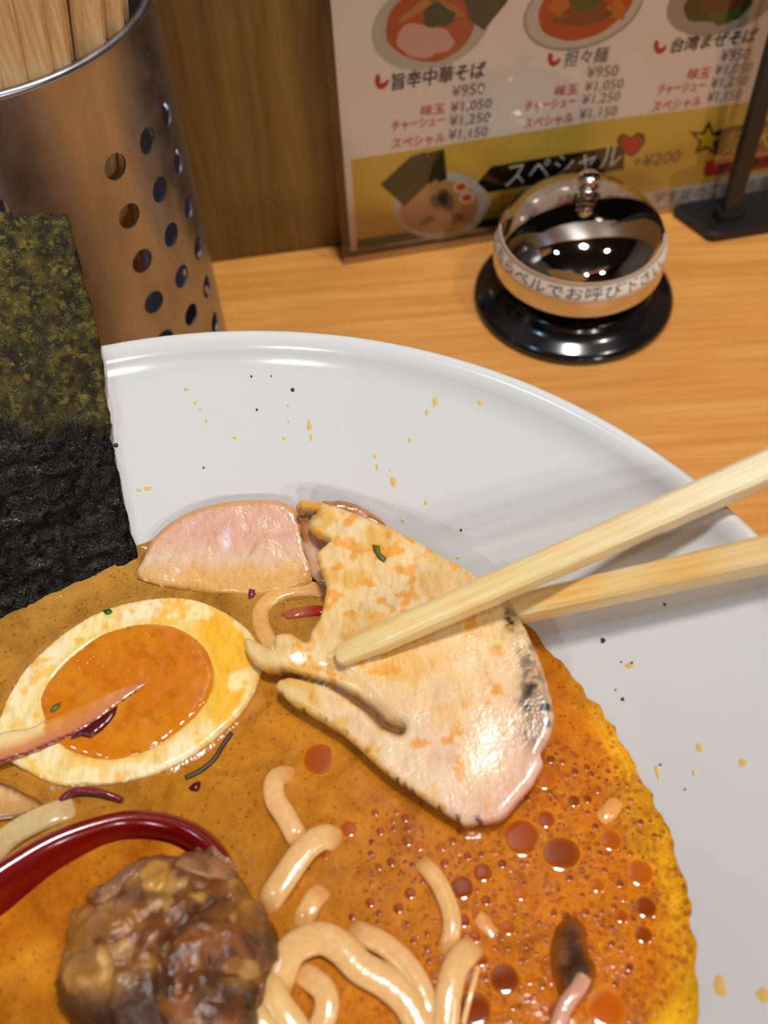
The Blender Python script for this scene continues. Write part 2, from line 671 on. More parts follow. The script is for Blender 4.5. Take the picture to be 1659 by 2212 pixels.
# ------------------------------------------------------------------ broth
def broth_mat(name='broth_liquid'):
    k = NT(name)
    a = k.attr()
    n = k.noise(.35, 4)
    c = k.mix(.22, a, k.ramp(n, [(.3, lin(150, 74, 10)), (.7, lin(226, 150, 40))]), 'MIX')
    # fine oil beads floating everywhere, denser where the alpha attribute is high
    dens = k.attr_alpha()
    v1 = k.voro(.62)
    m1 = k.ramp(k.math('ADD', v1.outputs['Distance'], k.math('MULTIPLY', dens, -.16)), [(.14, (1, 1, 1)), (.2, (0, 0, 0))])
    v2 = k.voro(1.7)
    m2 = k.ramp(k.math('ADD', v2.outputs['Distance'], k.math('MULTIPLY', dens, -.14)), [(.15, (1, 1, 1)), (.24, (0, 0, 0))])
    c = k.mix(k.math('MULTIPLY', m1, .55), c, lin(150, 60, 8))
    c = k.mix(k.math('MULTIPLY', m2, .45), c, lin(170, 82, 12))
    # touching oil beads: a net of golden rims round darker cells where the oil is dense
    v4 = k.voro(.85, None, 'DISTANCE_TO_EDGE')
    v5 = k.voro(.85)
    cell = k.ramp(v5.outputs['Color'], [(.35, (0, 0, 0)), (.7, (1, 1, 1))])
    dn = k.math('MULTIPLY', dens, k.ramp(k.noise(.16, 2), [(.38, (0, 0, 0)), (.55, (1, 1, 1))]))
    c = k.mix(k.math('MULTIPLY', k.math('MULTIPLY', cell, dn), .4), c, lin(140, 56, 6))
    rim = k.ramp(v4.outputs['Distance'], [(.02, (1, 1, 1)), (.09, (0, 0, 0))])
    c = k.mix(k.math('MULTIPLY', k.math('MULTIPLY', rim, dn), .3), c, lin(240, 160, 44))
    # pale micro bubbles, their golden sparkle painted into the base colour
    v3 = k.voro(1.35)
    pick = k.ramp(k.noise(.4, 2), [(.4, (.1,) * 3), (.6, (1,) * 3)])
    m3 = k.math('MULTIPLY', k.ramp(v3.outputs['Distance'], [(.08, (1, 1, 1)), (.16, (0, 0, 0))]), pick)
    c = k.mix(k.math('MULTIPLY', m3, .6), c, lin(255, 214, 110))
    mott = k.ramp(k.noise(.09, 3, None, .6, 1.0), [(.3, (.72, .66, .6)), (.5, (1, 1, 1)), (.75, (1.18, 1.2, 1.3))])
    c = k.mix(1, c, mott, 'MULTIPLY')
    k.base(c)
    k.set(rough=.1, spec=.32, ior=1.36)
    k.sss(.12, (1.0, .5, .15), 1.0)
    hgt = k.math('ADD', k.math('MULTIPLY', m1, .4), k.math('ADD', k.math('MULTIPLY', m2, .35), m3))
    b = k.bump(hgt, .3, .8)
    k.bump(k.noise(.8, 3), .16, .4, b)
    return k.m


M_broth = broth_mat()


def broth_color(pp):
    u, v = pp[:, 0], pp[:, 1]
    ochre, amber, orange, yellow = np.array(lin(190, 142, 62)), np.array(lin(200, 130, 36)), np.array(lin(206, 112, 20)), np.array(lin(238, 178, 24))
    t = sstep(100, 700, u) * sstep(1250, 1700, v)
    c = mixc(ochre, amber, np.clip(t + sstep(1350, 1600, v) * .5, 0, 1))
    c = mixc(c, orange, sstep(550, 1250, u + (v - 1700) * .35))
    c = c * (.84 + .06 * sstep(900, 1300, u))[:, None]
    return c, yellow


o = np.array([(math.cos(t), math.sin(t)) for t in np.linspace(0, 2 * PI, 401)[:-1]])
edge = SR + .5 + .5 * fbm(o * 80, 14, 3, 3) + .45 * fbm(o * 80, 2.2, 8, 2)
P, T = tri_fill(np.array([BX, BY]) + o * edge[:, None], .95)
rr = np.hypot(P[:, 0] - BX, P[:, 1] - BY)
z = SZ + .12 * fbm(P, 9, 2, 3)
for line in ([(300, 1192), (230, 1236), (100, 1296), (-40, 1362)],
             [(607, 1500), (640, 1532), (690, 1562), (740, 1596), (790, 1636), (840, 1684), (900, 1726), (960, 1764), (1005, 1792), (1040, 1787)],
             [(-12, 1585), (2, 1535), (22, 1490), (62, 1432), (122, 1376), (200, 1325), (285, 1297), (370, 1287), (440, 1299), (505, 1332), (547, 1372), (565, 1420), (560, 1462), (538, 1512), (497, 1562), (435, 1618), (360, 1662), (280, 1688), (190, 1701), (115, 1694), (55, 1666)],
             [(515, 1905), (510, 1862), (472, 1806), (400, 1762), (300, 1744), (200, 1761), (100, 1797)]):
    q = np.array([at(u, v, SZ)[:2] for u, v in line])
    z = z + .75 * np.exp(-seg_dist(P, q) / .9)
wz = wall_z(rr) + .22
z = np.maximum(z, np.where(rr > SR - 2.5, np.minimum(wz, SZ + 2.0), -99))
V = np.stack([P[:, 0], P[:, 1], z], 1)
pp = pix(V)
cc, yel = broth_color(pp)
fat = sstep(SR - 7, SR - 1.0, rr + 3.0 * fbm(P, 8, 4, 2)) * sstep(1150, 1350, pp[:, 0])
fatb = sstep(0, 60, pp[:, 0] - (1560 - .0 * pp[:, 1]) + (pp[:, 1] - 1960) * .75) * sstep(1900, 2000, pp[:, 1]) * sstep(2900, 2350, pp[:, 1] + 120 * fbm(P, 9, 6, 2))
cc = mixc(cc, yel, np.clip(np.maximum(fat * .75, fatb * .95), 0, 1))
dens = sstep(650, 1250, pp[:, 0] + (pp[:, 1] - 1700) * .3) * sstep(1480, 1700, pp[:, 1]) * (1 - fatb)
cols = np.hstack([cc, dens[:, None]])
n = len(V)
skirt = V.copy()
broth = build('broth', V, [tuple(t) for t in T], M_broth, None, cols, origin=(BX, BY, SZ))
tag(broth, 'cloudy orange broth with red oil beads filling the white bowl', 'broth', kind='stuff')


# oil beads: flat lenses floating on the broth
def oil_mat():
    k = NT('chili_oil')
    oi = k.n('ShaderNodeObjectInfo')
    c = k.ramp(oi.outputs['Random'], [(0, lin(120, 46, 6)), (.6, lin(156, 66, 8)), (1, lin(190, 92, 12))])
    k.base(k.mix(k.attr_alpha(), lin(226, 140, 36), c))
    k.set(rough=.08, spec=.4)
    return k.m


M_oil = oil_mat()


def lens(r, ex, h, n=18):
    V, F = [], []
    for s, hh in ((1, 0), (.88, .6), (.6, .95)):
        for i in range(n):
            a = 2 * PI * i / n
            V.append((r * s * math.cos(a), r * ex * s * math.sin(a), hh * h))
    V.append((0, 0, h))
    for k in range(2):
        for i in range(n):
            j = (i + 1) % n
            F.append((k * n + i, k * n + j, (k + 1) * n + j, (k + 1) * n + i))
    for i in range(n):
        F.append((2 * n + i, 2 * n + (i + 1) % n, 3 * n))
    return np.array(V), F


def lens_cols(k, n=18):
    c = np.ones((3 * n + 1, 4))
    c[:n, 3] = .1
    c[n:2 * n, 3] = .85
    return c


beads = [(690, 1640, 33, 1), (752, 1790, 16, .9), (1177, 1678, 24, .9), (1128, 1808, 34, .8), (1213, 1843, 36, .6), (1238, 1885, 22, .9), (1043, 1885, 18, .9), (998, 1918, 22, .8),
         (1050, 1945, 10, 1), (1125, 1930, 14, .9), (1290, 1913, 14, .9), (1316, 1925, 15, .9), (1395, 1960, 20, 1), (1390, 2020, 16, 1), (1342, 1980, 13, 1), (1140, 1970, 22, 1),
         (1098, 2005, 14, 1.2), (1026, 2025, 12, 1), (1180, 1770, 17, 1), (1240, 1730, 12, 1.1), (1320, 1815, 20, .8), (1325, 1792, 18, .7), (1370, 1815, 26, .6), (1383, 1885, 24, .8),
         (1395, 1845, 20, .8), (1150, 1842, 9, 1), (880, 1815, 12, .9), (905, 1828, 10, .9), (845, 1862, 9, .9), (885, 1930, 11, 1), (860, 1962, 10, 1), (770, 1810, 8, 1), (724, 1788, 9, .9),
         (810, 1755, 8, .9), (1000, 1990, 13, 1), (978, 1898, 9, 1), (1085, 1865, 9, 1), (1255, 1852, 9, 1), (1070, 1995, 10, 1), (1155, 1655, 10, 1), (1190, 1640, 9, 1), (1215, 1645, 7, 1),
         (1090, 2115, 26, 1.2), (1310, 2180, 32, .8), (1025, 2180, 30, 1), (1040, 2075, 12, 1), (1060, 2060, 9, 1), (985, 1955, 8, 1), (955, 1830, 9, 1), (1010, 1850, 8, 1),
         (1265, 1970, 8, 1), (1275, 1895, 8, 1), (1348, 1940, 9, 1), (1360, 2090, 8, 1), (1200, 2185, 14, .9), (760, 1980, 7, 1), (700, 1850, 6, 1), (1105, 1740, 7, 1)]
bead_parts = []
for k, (u, v, r, ex) in enumerate(beads):
    bead_parts.append((u, v, r, ex))
for k in range(900):
    u, v = rng.uniform(760, 1420), rng.uniform(1600, 2190)
    if (u - 1120) ** 2 / 330 ** 2 + (v - 1900) ** 2 / 300 ** 2 > 1 or u + (v - 1700) * .5 < 800: continue
    bead_parts.append((u, v, 2.6 + 7.0 * rng.random() ** 3, rng.uniform(.8, 1)))
kept = []
bead_xy = []
small = []
for (u, v, r, ex) in bead_parts:
    P = at(u, v, SZ + .1)
    rm = r * .098
    if math.hypot(P[0] - BX, P[1] - BY) > SR - 1 - rm: continue
    if any(math.hypot(P[0] - x, P[1] - y) < (rm + q) * .95 for x, y, q in bead_xy): continue
    bead_xy.append((P[0], P[1], rm))
    zz = SZ + .12 * fbm(P[None, :2], 9, 2, 3)[0]
    lv, lf = lens(rm, min(1, ex + .25), min(.11, .04 + rm * .04))
    lv = lv + np.array([P[0], P[1], zz + .0])
    if r > 5.0 and len(kept) < 230:
        b = build('oil_droplet', lv, lf, M_oil, broth, lens_cols(1))
        kept.append(b)
    else:
        small.append((lv, lf))
if small:
    build('fine_oil_beads', *merge(small), M_oil, broth, np.vstack([lens_cols(1)] * len(small)))['kind'] = 'stuff'


# ------------------------------------------------------------------ chicken slices
def meat_mat(name, sss=.3, gloss=.22, spots=lin(232, 158, 30), amount=.8, rel=1.0):
    k = NT(name)
    a = k.attr()
    fib = k.noise(1, 4, k.coords(.9, .25, .9, (0, 0, .6)), .6)
    c = k.mix(.8, a, k.ramp(fib, [(.3, (.82, .78, .72)), (.5, (1, 1, 1)), (.72, (1.1, 1.12, 1.16))]), 'MULTIPLY')
    v = k.voro(.33)
    m = k.ramp(v.outputs['Distance'], [(.10, (1, 1, 1)), (.2, (0, 0, 0))])
    pick = k.ramp(k.noise(.12, 2), [(.5, (0, 0, 0)), (.62, (1, 1, 1))])
    c = k.mix(k.math('MULTIPLY', k.math('MULTIPLY', m, pick), amount), c, spots)
    k.base(c)
    k.set(rough=gloss, spec=.5, coat=.25, coat_rough=.1)
    k.sss(sss, (1, .5, .3), 1.6)
    b = k.bump(k.noise(1, 4, k.coords(.9, .2, .9, (0, 0, .6))), .1 * rel, .5)
    b = k.bump(k.noise(.35, 2), .25 * rel, .4, b)
    k.bump(k.noise(1.6, 2), .1 * rel, .6, b)
    return k.m


M_chicken = meat_mat('poached_chicken', .12)
M_pale_meat = meat_mat('pale_poached_chicken', .3, .2, amount=.2)

CK = [(655, 1100), (690, 1101), (760, 1122), (830, 1150), (900, 1185), (960, 1218), (1015, 1248), (1062, 1288), (1102, 1320), (1135, 1372), (1162, 1430), (1182, 1490), (1197, 1560), (1187, 1603), (1167, 1638),
      (1173, 1660), (1150, 1702), (1110, 1752), (1078, 1778), (1035, 1784), (1005, 1790), (960, 1760), (900, 1722), (840, 1680), (790, 1632), (740, 1592), (690, 1560), (640, 1532), (607, 1500), (613, 1482), (650, 1472), (612, 1462),
      (580, 1458), (552, 1440), (536, 1405), (545, 1393), (578, 1408), (602, 1416), (606, 1388), (640, 1384), (672, 1404), (680, 1378), (698, 1355), (706, 1320), (713, 1285), (700, 1250), (691, 1213), (722, 1186), (690, 1172), (672, 1150), (682, 1126), (648, 1122)]
A, B = at(615, 1490, SZ + 2.2), at(1035, 1785, SZ + 2.2)
Tp = wall_hit(690, 1105) + np.array([0, -3, 4.])
FR_CK = frame3(A, B, Tp)
slit = FR_CK.uv([(618, 1466), (665, 1478), (720, 1492), (770, 1520), (805, 1545), (835, 1575), (868, 1588)])
slit2 = FR_CK.uv([(720, 1450), (770, 1480), (810, 1520), (850, 1560), (872, 1575)])
fold = FR_CK.uv([(600, 1425), (660, 1440), (730, 1470)])
CK_T = 4.6


def ck_top(P, d):
    h = CK_T + .22 * fbm(P, 8, 1, 2)
    px = pix(FR_CK.w(P, np.full(len(P), CK_T)))
    h -= 3.0 * np.exp(-(seg_dist(P, slit) / (.45 + .6 * sstep(640, 860, px[:, 0]))) ** 2) + .5 * np.exp(-(seg_dist(P, slit2) / 1.1) ** 2) + .3 * np.exp(-(seg_dist(P, fold) / 1.4) ** 2)
    h += .6 * sstep(0, 3, d) * 0
    px = pix(FR_CK.w(P, np.full(len(P), CK_T)))
    h += 1.0 * np.exp(-(((px[:, 0] - 620) / 40) ** 2 + ((px[:, 1] - 1415) / 25) ** 2))
    # chopstick pressing a faint dent
    return h


def ck_col(P, d, p):
    u, v = p[:, 0], p[:, 1]
    cream, pink, ivory = np.array(lin(234, 198, 138)), np.array(lin(232, 194, 162)), np.array(lin(234, 208, 166))
    c = mixc(cream, pink, sstep(1350, 1700, v + (u - 900) * .35))
    c = mixc(c, ivory, .5 * sstep(-.2, .6, fbm(P, 7, 21, 3)))
    # orange broth film towards the upper left edge and the lower left flap
    film = np.clip(sstep(.0, .45, fbm(P, 5, 33, 4)) * (1 - sstep(780, 1150, u)) + .55 * sstep(1.6, .2, d) * (u < 900), 0, 1)
    c = mixc(c, lin(228, 176, 84), film * .85)
    spot = sstep(.4, .55, fbm(P, 2.0, 41, 2)) * sstep(-.1, .3, fbm(P, 9, 42, 2) + .15 + .5 * (u < 900))
    c = mixc(c, lin(232, 150, 10), .75 * spot)
    # pink rim bottom right
    c = mixc(c, lin(226, 170, 152), .6 * sstep(7, 1, d) * sstep(1500, 1650, v) * sstep(900, 1100, u))
    # peppered skin
    skin = np.exp(-(((u - 1158) / 30) ** 2 + ((v - 1535) / 58) ** 2)) * 1.5 + np.exp(-(((u - 1108) / 20) ** 2 + ((v - 1335) / 24) ** 2)) * 1.2 + np.exp(-(((u - 664) / 22) ** 2 + ((v - 1112) / 16) ** 2)) * 1.2 \
        + .9 * np.exp(-(((u - 1140) / 25) ** 2 + ((v - 1425) / 60) ** 2)) * .6
    edge = sstep(1.3, .2, d) * ((v > 1490) & (u < 960) | (v > 1740) & (u < 1060))
    pep = sstep(.05, .4, fbm(P, 1.4, 51, 3))
    c = mixc(c, lin(132, 104, 66), np.clip(skin, 0, 1) * .85)
    c = mixc(c, lin(20, 13, 8), np.clip(np.clip(skin * 1.3, 0, 1) * pep + edge * sstep(.3, .6, fbm(P, 1.1, 55, 2)) * .9, 0, 1))
    # dark groove
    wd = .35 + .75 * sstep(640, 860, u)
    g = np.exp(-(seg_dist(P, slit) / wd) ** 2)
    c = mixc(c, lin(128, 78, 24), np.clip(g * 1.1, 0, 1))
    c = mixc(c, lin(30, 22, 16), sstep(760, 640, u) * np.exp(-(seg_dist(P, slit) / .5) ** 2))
    c = mixc(c, lin(214, 170, 108), .5 * np.exp(-(seg_dist(P, slit2) / .7) ** 2))
    return c


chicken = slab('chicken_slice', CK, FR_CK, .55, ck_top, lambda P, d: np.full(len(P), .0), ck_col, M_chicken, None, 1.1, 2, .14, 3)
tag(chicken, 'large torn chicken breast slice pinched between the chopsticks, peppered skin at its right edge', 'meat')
M_herb = plain('green_herb', lin(88, 92, 22), .35)
herb_fr = FR_CK


def flake(name, px, fr, h, m, label, th=.35, parent=None, group=None):
    o = slab(name, px, fr, .5, lambda P, d: np.full(len(P), h + th), lambda P, d: np.full(len(P), h), None, m, parent, .15, 1)
    return tag(o, label, 'garnish', group)


flake('herb_flake', [(812, 1200), (828, 1202), (830, 1218), (843, 1228), (838, 1238), (825, 1230), (816, 1215)], FR_CK, CK_T + .1, M_herb, 'green herb flake stuck on the held chicken slice')

# chicken slice lying against the far bowl wall
A = at(330, 1245, SZ - .3); B = at(660, 1250, SZ - .3); C = wall_hit(520, 1092) + np.array([0, -2.0, 1.5])
FR_P = frame3(A, B, C)


def pk_col(P, d, p):
    u, v = p[:, 0], p[:, 1]
    c = mixc(lin(222, 172, 148), lin(228, 194, 158), sstep(1150, 1230, v))
    c = mixc(c, lin(224, 170, 88), sstep(1195, 1245, v + 10 * fbm(P, 5, 5, 2)) * .85)
    c = mixc(c, lin(204, 146, 76), sstep(2.2, .3, d) * (v < 1200) * .8)
    return mixc(c, lin(176, 112, 90), .5 * np.exp(-(seg_dist(p, [(555, 1165), (535, 1220)]) / 2.5) ** 2))


pk = slab('chicken_slice', [(300, 1250), (312, 1215), (330, 1172), (375, 1130), (430, 1103), (500, 1087), (570, 1083), (622, 1090), (646, 1112), (660, 1155), (670, 1205), (674, 1262), (560, 1290), (400, 1280)], FR_P, .8,
          lambda P, d: 2.6 + .25 * fbm(P, 7, 3, 3), lambda P, d: np.full(len(P), -1.), pk_col, M_pale_meat, None, 1.0, 2)
tag(pk, 'pink chicken slice against the far bowl wall, half under the broth beside the seaweed', 'meat')
A = at(700, 1265, SZ - .5); B = at(830, 1250, SZ - .5); C = wall_hit(740, 1085) + np.array([0, -2.2, 2.2])
FR_P2 = frame3(A, B, C)


def pk2_col(P, d, p):
    c = mixc(lin(212, 160, 140), lin(222, 176, 140), sstep(1150, 1230, p[:, 1]))
    c = mixc(c, lin(176, 112, 40), sstep(3.2, .4, d + 1.0 * fbm(P, 3, 5, 2)) * (p[:, 1] < 1170))
    return mixc(c, lin(60, 40, 22), sstep(.35, .7, fbm(P, 1.3, 15, 2)) * sstep(2.2, .2, d) * (p[:, 1] < 1130) * .7)


pk2 = slab('chicken_slice', [(650, 1120), (690, 1086), (715, 1081), (760, 1088), (800, 1106), (836, 1140), (825, 1200), (760, 1270), (690, 1265), (664, 1205)], FR_P2, .8,
           lambda P, d: 2.4 + .3 * fbm(P, 4, 13, 3), lambda P, d: np.full(len(P), -1.), pk2_col, M_pale_meat, None, .9, 2, .3)
tag(pk2, 'brown-edged chicken slice tucked behind the one held by the chopsticks', 'meat')

# ------------------------------------------------------------------ egg
M_white = meat_mat('egg_white', .15, .16, lin(246, 178, 30), .6, .7)


def yolk_mat():
    k = NT('soft_yolk')
    k.base(k.mix(k.noise(.5, 4), k.attr(), lin(206, 118, 16)))
    k.set(rough=.08, spec=.5, coat=.3, coat_rough=.05)
    k.sss(.12, (1, .5, .12), 1.0)
    b = k.bump(k.noise(.3, 2), .2, .4)
    v = k.voro(1.2)
    k.bump(k.ramp(v.outputs['Distance'], [(.1, (1, 1, 1)), (.22, (0, 0, 0))]), .12, .4, b)
    return k.m


M_yolk = yolk_mat()
EG = [(-12, 1585), (2, 1535), (22, 1490), (62, 1432), (122, 1376), (200, 1325), (285, 1297), (370, 1287), (440, 1299), (505, 1332), (547, 1372), (565, 1420), (560, 1462), (538, 1512), (497, 1562), (435, 1615), (360, 1658), (280, 1684), (190, 1697), (115, 1690), (55, 1662), (10, 1632)]
YK = [(88, 1528), (100, 1480), (140, 1430), (200, 1382), (262, 1355), (330, 1347), (392, 1358), (440, 1398), (463, 1450), (456, 1500), (420, 1550), (370, 1592), (310, 1626), (250, 1640), (180, 1634), (125, 1605)]
FR_E = frame3(at(0, 1600, SZ + 2.6), at(560, 1440, SZ + 2.6), at(300, 1300, SZ + 4.2))
yk_uv = resample(FR_E.uv(catmull(YK, 3, True)), .8)
egg = thing('soy_egg', FR_E.w(np.array([[10, 0]]), np.array([-14.]))[0], 'halved seasoned egg with runny orange yolk lying beside the seaweed', 'egg')


def eg_col(P, d, p):
    c = mixc(lin(244, 222, 158), lin(246, 226, 180), sstep(-.3, .6, fbm(P, 8, 1, 2)))
    dy = seg_dist(P, yk_uv, True)
    c = mixc(c, lin(244, 180, 24), .95 * sstep(-.25, .2, fbm(P, 5, 5, 5)) * sstep(380, 470, p[:, 0] + (1450 - p[:, 1]) * .1) * sstep(.5, 2.0, d))
    c = mixc(c, lin(246, 180, 40), .7 * sstep(.3, .5, fbm(P, 3.2, 25, 4)))
    c = mixc(c, lin(240, 192, 80), .6 * sstep(2, .2, dy))
    return mixc(c, lin(238, 180, 60), .5 * sstep(.25, .6, fbm(P, 2.5, 15, 2)))


def eg_top(P, d):
    ins = inside(P, yk_uv)
    dy = seg_dist(P, yk_uv, True)
    return .12 * fbm(P, 5, 2, 3) - np.where(ins, np.minimum(dy, 1.2) * 1.0, 0)


slab('egg_white', EG, FR_E, .5, eg_top, lambda P, d: -1.5 - 15 * np.sqrt(np.clip(1 - (1 - np.clip(d / 19, 0, 1)) ** 2, 0, 1)), eg_col, M_white, egg, .8, 3)


def yk_col(P, d, p):
    c = mixc(lin(208, 112, 12), lin(216, 138, 30), sstep(-.3, .5, fbm(P, 6, 3, 3)))
    c = mixc(c, lin(230, 150, 40), .55 * sstep(1.4, .1, d))
    return mixc(c, lin(160, 56, 4), sstep(.45, .65, fbm(P, 1.8, 12, 2)) * .5)


slab('egg_yolk', YK, FR_E, .7, lambda P, d: .35 * np.sqrt(np.clip(d / 6, 0, 1)) + .12 * fbm(P, 4, 6, 3) + .05, lambda P, d: np.full(len(P), -1.1), yk_col, M_yolk, egg, .3, 3)
flake('herb_flake', [(222, 1320), (238, 1316), (244, 1322), (238, 1328), (228, 1328)], FR_E, .1, plain('green_leaf', lin(40, 84, 24), .35), 'green herb flake on the upper rim of the egg white')
flake('herb_flake', [(109, 1539), (118, 1526), (134, 1520), (130, 1530), (116, 1541)], FR_E, .5, plain('green_leaf_light', lin(74, 104, 30), .35), 'green herb flake on the left end of the yolk')


# ------------------------------------------------------------------ red onion
def onion_mat():
    k = NT('red_onion')
    k.base(k.attr())
    k.set(rough=.15, spec=.5)
    k.sss(.3, (1, .4, .3), 1.0)
    k.bump(k.noise(1.2, 3), .15, .4)
    return k.m


M_onion = onion_mat()


def on_col(P, d, p):
    low = seg_dist(p, [(-30, 1655), (60, 1628), (110, 1606), (160, 1585), (205, 1560), (250, 1528), (312, 1482)])
    c = mixc(lin(212, 140, 70), lin(226, 168, 96), sstep(-.3, .5, fbm(P, 3, 3, 3)))
    c = mixc(c, lin(206, 130, 86), sstep(40, 12, low))
    c = mixc(c, lin(214, 126, 30), sstep(18, 55, low) * (p[:, 0] > 95))
    c = mixc(c, lin(238, 208, 150), sstep(14, 45, low) * (p[:, 0] <= 95))
    return mixc(c, lin(96, 26, 34), sstep(8, 2, low))


tag(slab('red_onion_slice', [(-60, 1650), (-20, 1590), (60, 1575), (100, 1555), (150, 1530), (220, 1500), (322, 1468), (312, 1488), (258, 1526), (214, 1562), (160, 1592), (110, 1612), (60, 1634), (0, 1652), (-40, 1666)], FR_E, .6,
         lambda P, d: .55 + .12 * fbm(P, 3, 3, 2), lambda P, d: np.full(len(P), .05), on_col, M_onion, None, .4, 2),
    'pale red onion slice with a purple lower edge lying across the egg yolk', 'garnish')
M_purple = NT('purple_onion_skin').base(lin(84, 10, 24)).set(rough=.18).m
tag(slab('red_onion_piece', [(160, 1592), (200, 1564), (256, 1526), (250, 1548), (240, 1562), (222, 1580), (196, 1597), (176, 1592), (152, 1600)], FR_E, .5,
         lambda P, d: np.full(len(P), .95), lambda P, d: np.full(len(P), .15), None, M_purple, None, .3, 1), 'dark maroon onion piece tucked under the pale slice on the yolk', 'garnish')
FS = Frame((0, 80, SZ), (0, 0, 1))


def purple_col(P, d, p):
    return mixc(lin(128, 44, 72), lin(84, 24, 44), sstep(-.2, .4, fbm(P, 2.5, 8, 2)))


tag(slab('red_onion_piece', [(536, 1275), (541, 1258), (582, 1231), (584, 1242), (575, 1255), (562, 1266), (548, 1292), (538, 1296)], FS, .5,
         lambda P, d: .9 + .2 * fbm(P, 3, 1, 2), lambda P, d: np.full(len(P), -.6), purple_col, M_onion, None, .3, 1), 'small purple onion chip floating beneath the pink chicken slice', 'garnish')
tag(slab('red_onion_piece', [(606, 1326), (630, 1316), (670, 1308), (700, 1310), (708, 1320), (695, 1330), (660, 1332), (620, 1338)], FS, .5,
         lambda P, d: .45 + .2 * fbm(P, 3, 1, 2), lambda P, d: np.full(len(P), -.6), lambda P, d, p: mixc(lin(176, 92, 60), lin(170, 30, 20), sstep(655, 690, p[:, 0])), M_onion, None, .3, 1), 'reddish onion strip under the broth inside the curled noodle', 'garnish')
tag(slab('red_onion_piece', [(407, 1703), (420, 1691), (434, 1688), (433, 1700), (426, 1711), (412, 1708)], FS, .5,
         lambda P, d: np.full(len(P), .5), lambda P, d: np.full(len(P), -.6), None, M_purple, None, .25, 1), 'tiny maroon onion bit floating below the egg', 'garnish')
path = catmull([at(*q, SZ + h) for q, h in (((135, 1729), .2), ((152, 1714), 1.0), ((180, 1708), 1.5), ((215, 1712), 1.3), ((245, 1722), .8), ((262, 1730), .1))], 5)
v, f = sweep(path, 1.3, 2.0, 10)
pc = np.tile(np.array(lin(120, 36, 52)), (len(v), 1))
tag(build('red_onion_piece', v, f, M_onion, None, pc), 'curved purple onion strip between the egg and the red spoon', 'garnish')
path = catmull([at(*q, SZ + .25) for q in ((500, 1583), (480, 1612), (462, 1640), (432, 1665), (400, 1680))], 5)
v, f = sweep(path, .9, .7, 8)
tag(build('pepper_skin_strip', v, f, plain('pepper_skin', lin(54, 36, 18), .4), None), 'dark pepper-flecked skin strip in the broth right of the egg', 'garnish')

# ------------------------------------------------------------------ seaweed
W1, W2, T0 = at(290, 1200, SZ), at(0, 1345, SZ), at(215, 740, 112)
FR_N = Frame(W1, np.cross(W2 - W1, T0 - W1), (1, 0, 0))
if FR_N.N @ (CO - FR_N.O) < 0:
    FR_N.N = -FR_N.N
    FR_N.V = np.cross(FR_N.N, FR_N.U)


def nori_mat():
    k = NT('nori')
    wet = k.attr_alpha()
    fine = k.ramp(k.noise(.9, 5, None, .65, 2.5), [(.3, (.35,) * 3), (.55, (.9,) * 3), (.75, (1.7, 1.6, 1.2))])
    c = k.mix(1, k.attr(), fine, 'MULTIPLY')
    ln = k.ramp(k.noise(.45, 3, None, .6, 3.5), [(.478, (0, 0, 0)), (.5, (1, 1, 1)), (.522, (0, 0, 0))])
    msk = k.math('MULTIPLY', ln, k.math('MULTIPLY', k.math('SUBTRACT', 1.0, wet), k.ramp(k.noise(.3, 2), [(.45, (0, 0, 0)), (.6, (.8, .8, .8))])))
    k.base(k.mix(msk, c, lin(150, 138, 62)))
    k.link(k.ramp(wet, [(0, (.55,) * 3), (1, (.08,) * 3)]), k.b.inputs['Roughness'])
    k.set(spec=.2)
    co = k.coords()
    k.bump(k.noise(1.0, 3, co, .6, 2.0), .35, .7)
    return k.m


def nori_col(P, d, p):
    v = p[:, 1] + 28 * fbm(P, 9, 2, 3) - (p[:, 0] - 120) * .12
    wet = sstep(880, 960, v)
    g = fbm(P, 1.6, 7, 3)
    dry = mixc(lin(38, 30, 8), lin(80, 68, 22), sstep(-.5, .6, g))
    dry = mixc(dry, lin(126, 112, 44), sstep(.45, .9, fbm(P * np.array([1, 1]), .9, 14, 2)) * .8)
    dry = mixc(dry, lin(30, 26, 12), sstep(.1, .6, fbm(P, 7, 19, 2)) * .5)
    wetc = mixc(lin(4, 4, 3), lin(16, 16, 10), sstep(-.2, .7, g))
    c = dry * (1 - wet[:, None]) + wetc * wet[:, None]
    return np.hstack([c, wet[:, None]])


NO = [(-70, 470), (-30, 462), (0, 458), (60, 462), (100, 460), (148, 466), (160, 520), (172, 568), (195, 655), (217, 740), (227, 830), (238, 930), (254, 1010), (268, 1085), (280, 1140), (295, 1192), (300, 1250), (290, 1290), (150, 1360), (0, 1430), (-90, 1470)]
def nori_top(P, d):
    p = pix(FR_N.w(P, np.zeros(len(P))))
    wet = sstep(860, 960, p[:, 1])
    q = P * np.array([.75, 1.0])
    return .3 + .2 * fbm(P, 2.2, 3, 3) + .5 * fbm(P, 16, 8, 2) + wet * (.34 * fbm(q, 1.9, 23, 2) + .3 * np.abs(fbm(q, 3.4, 29, 1)))


nori = slab('seaweed_sheet', NO, FR_N, .45, nori_top, lambda P, d: -.25 + .5 * fbm(P, 16, 8, 2), nori_col, nori_mat(), None, .2, 1, .3, 5)
tag(nori, 'upright dark green seaweed sheet leaning on the bowl rim, its lower half wet and black', 'seaweed')


# ------------------------------------------------------------------ noodles
def noodle_mat():
    k = NT('noodle')
    a = k.attr()
    c = k.mix(.3, a, k.ramp(k.noise(.8, 3), [(.3, lin(212, 160, 92)), (.7, lin(240, 208, 158))]))
    k.base(c)
    k.set(rough=.16, spec=.5)
    k.sss(.4, (1, .55, .2), 1.8)
    k.bump(k.noise(.6, 3), .15, .4)
    return k.m


M_noodle = noodle_mat()


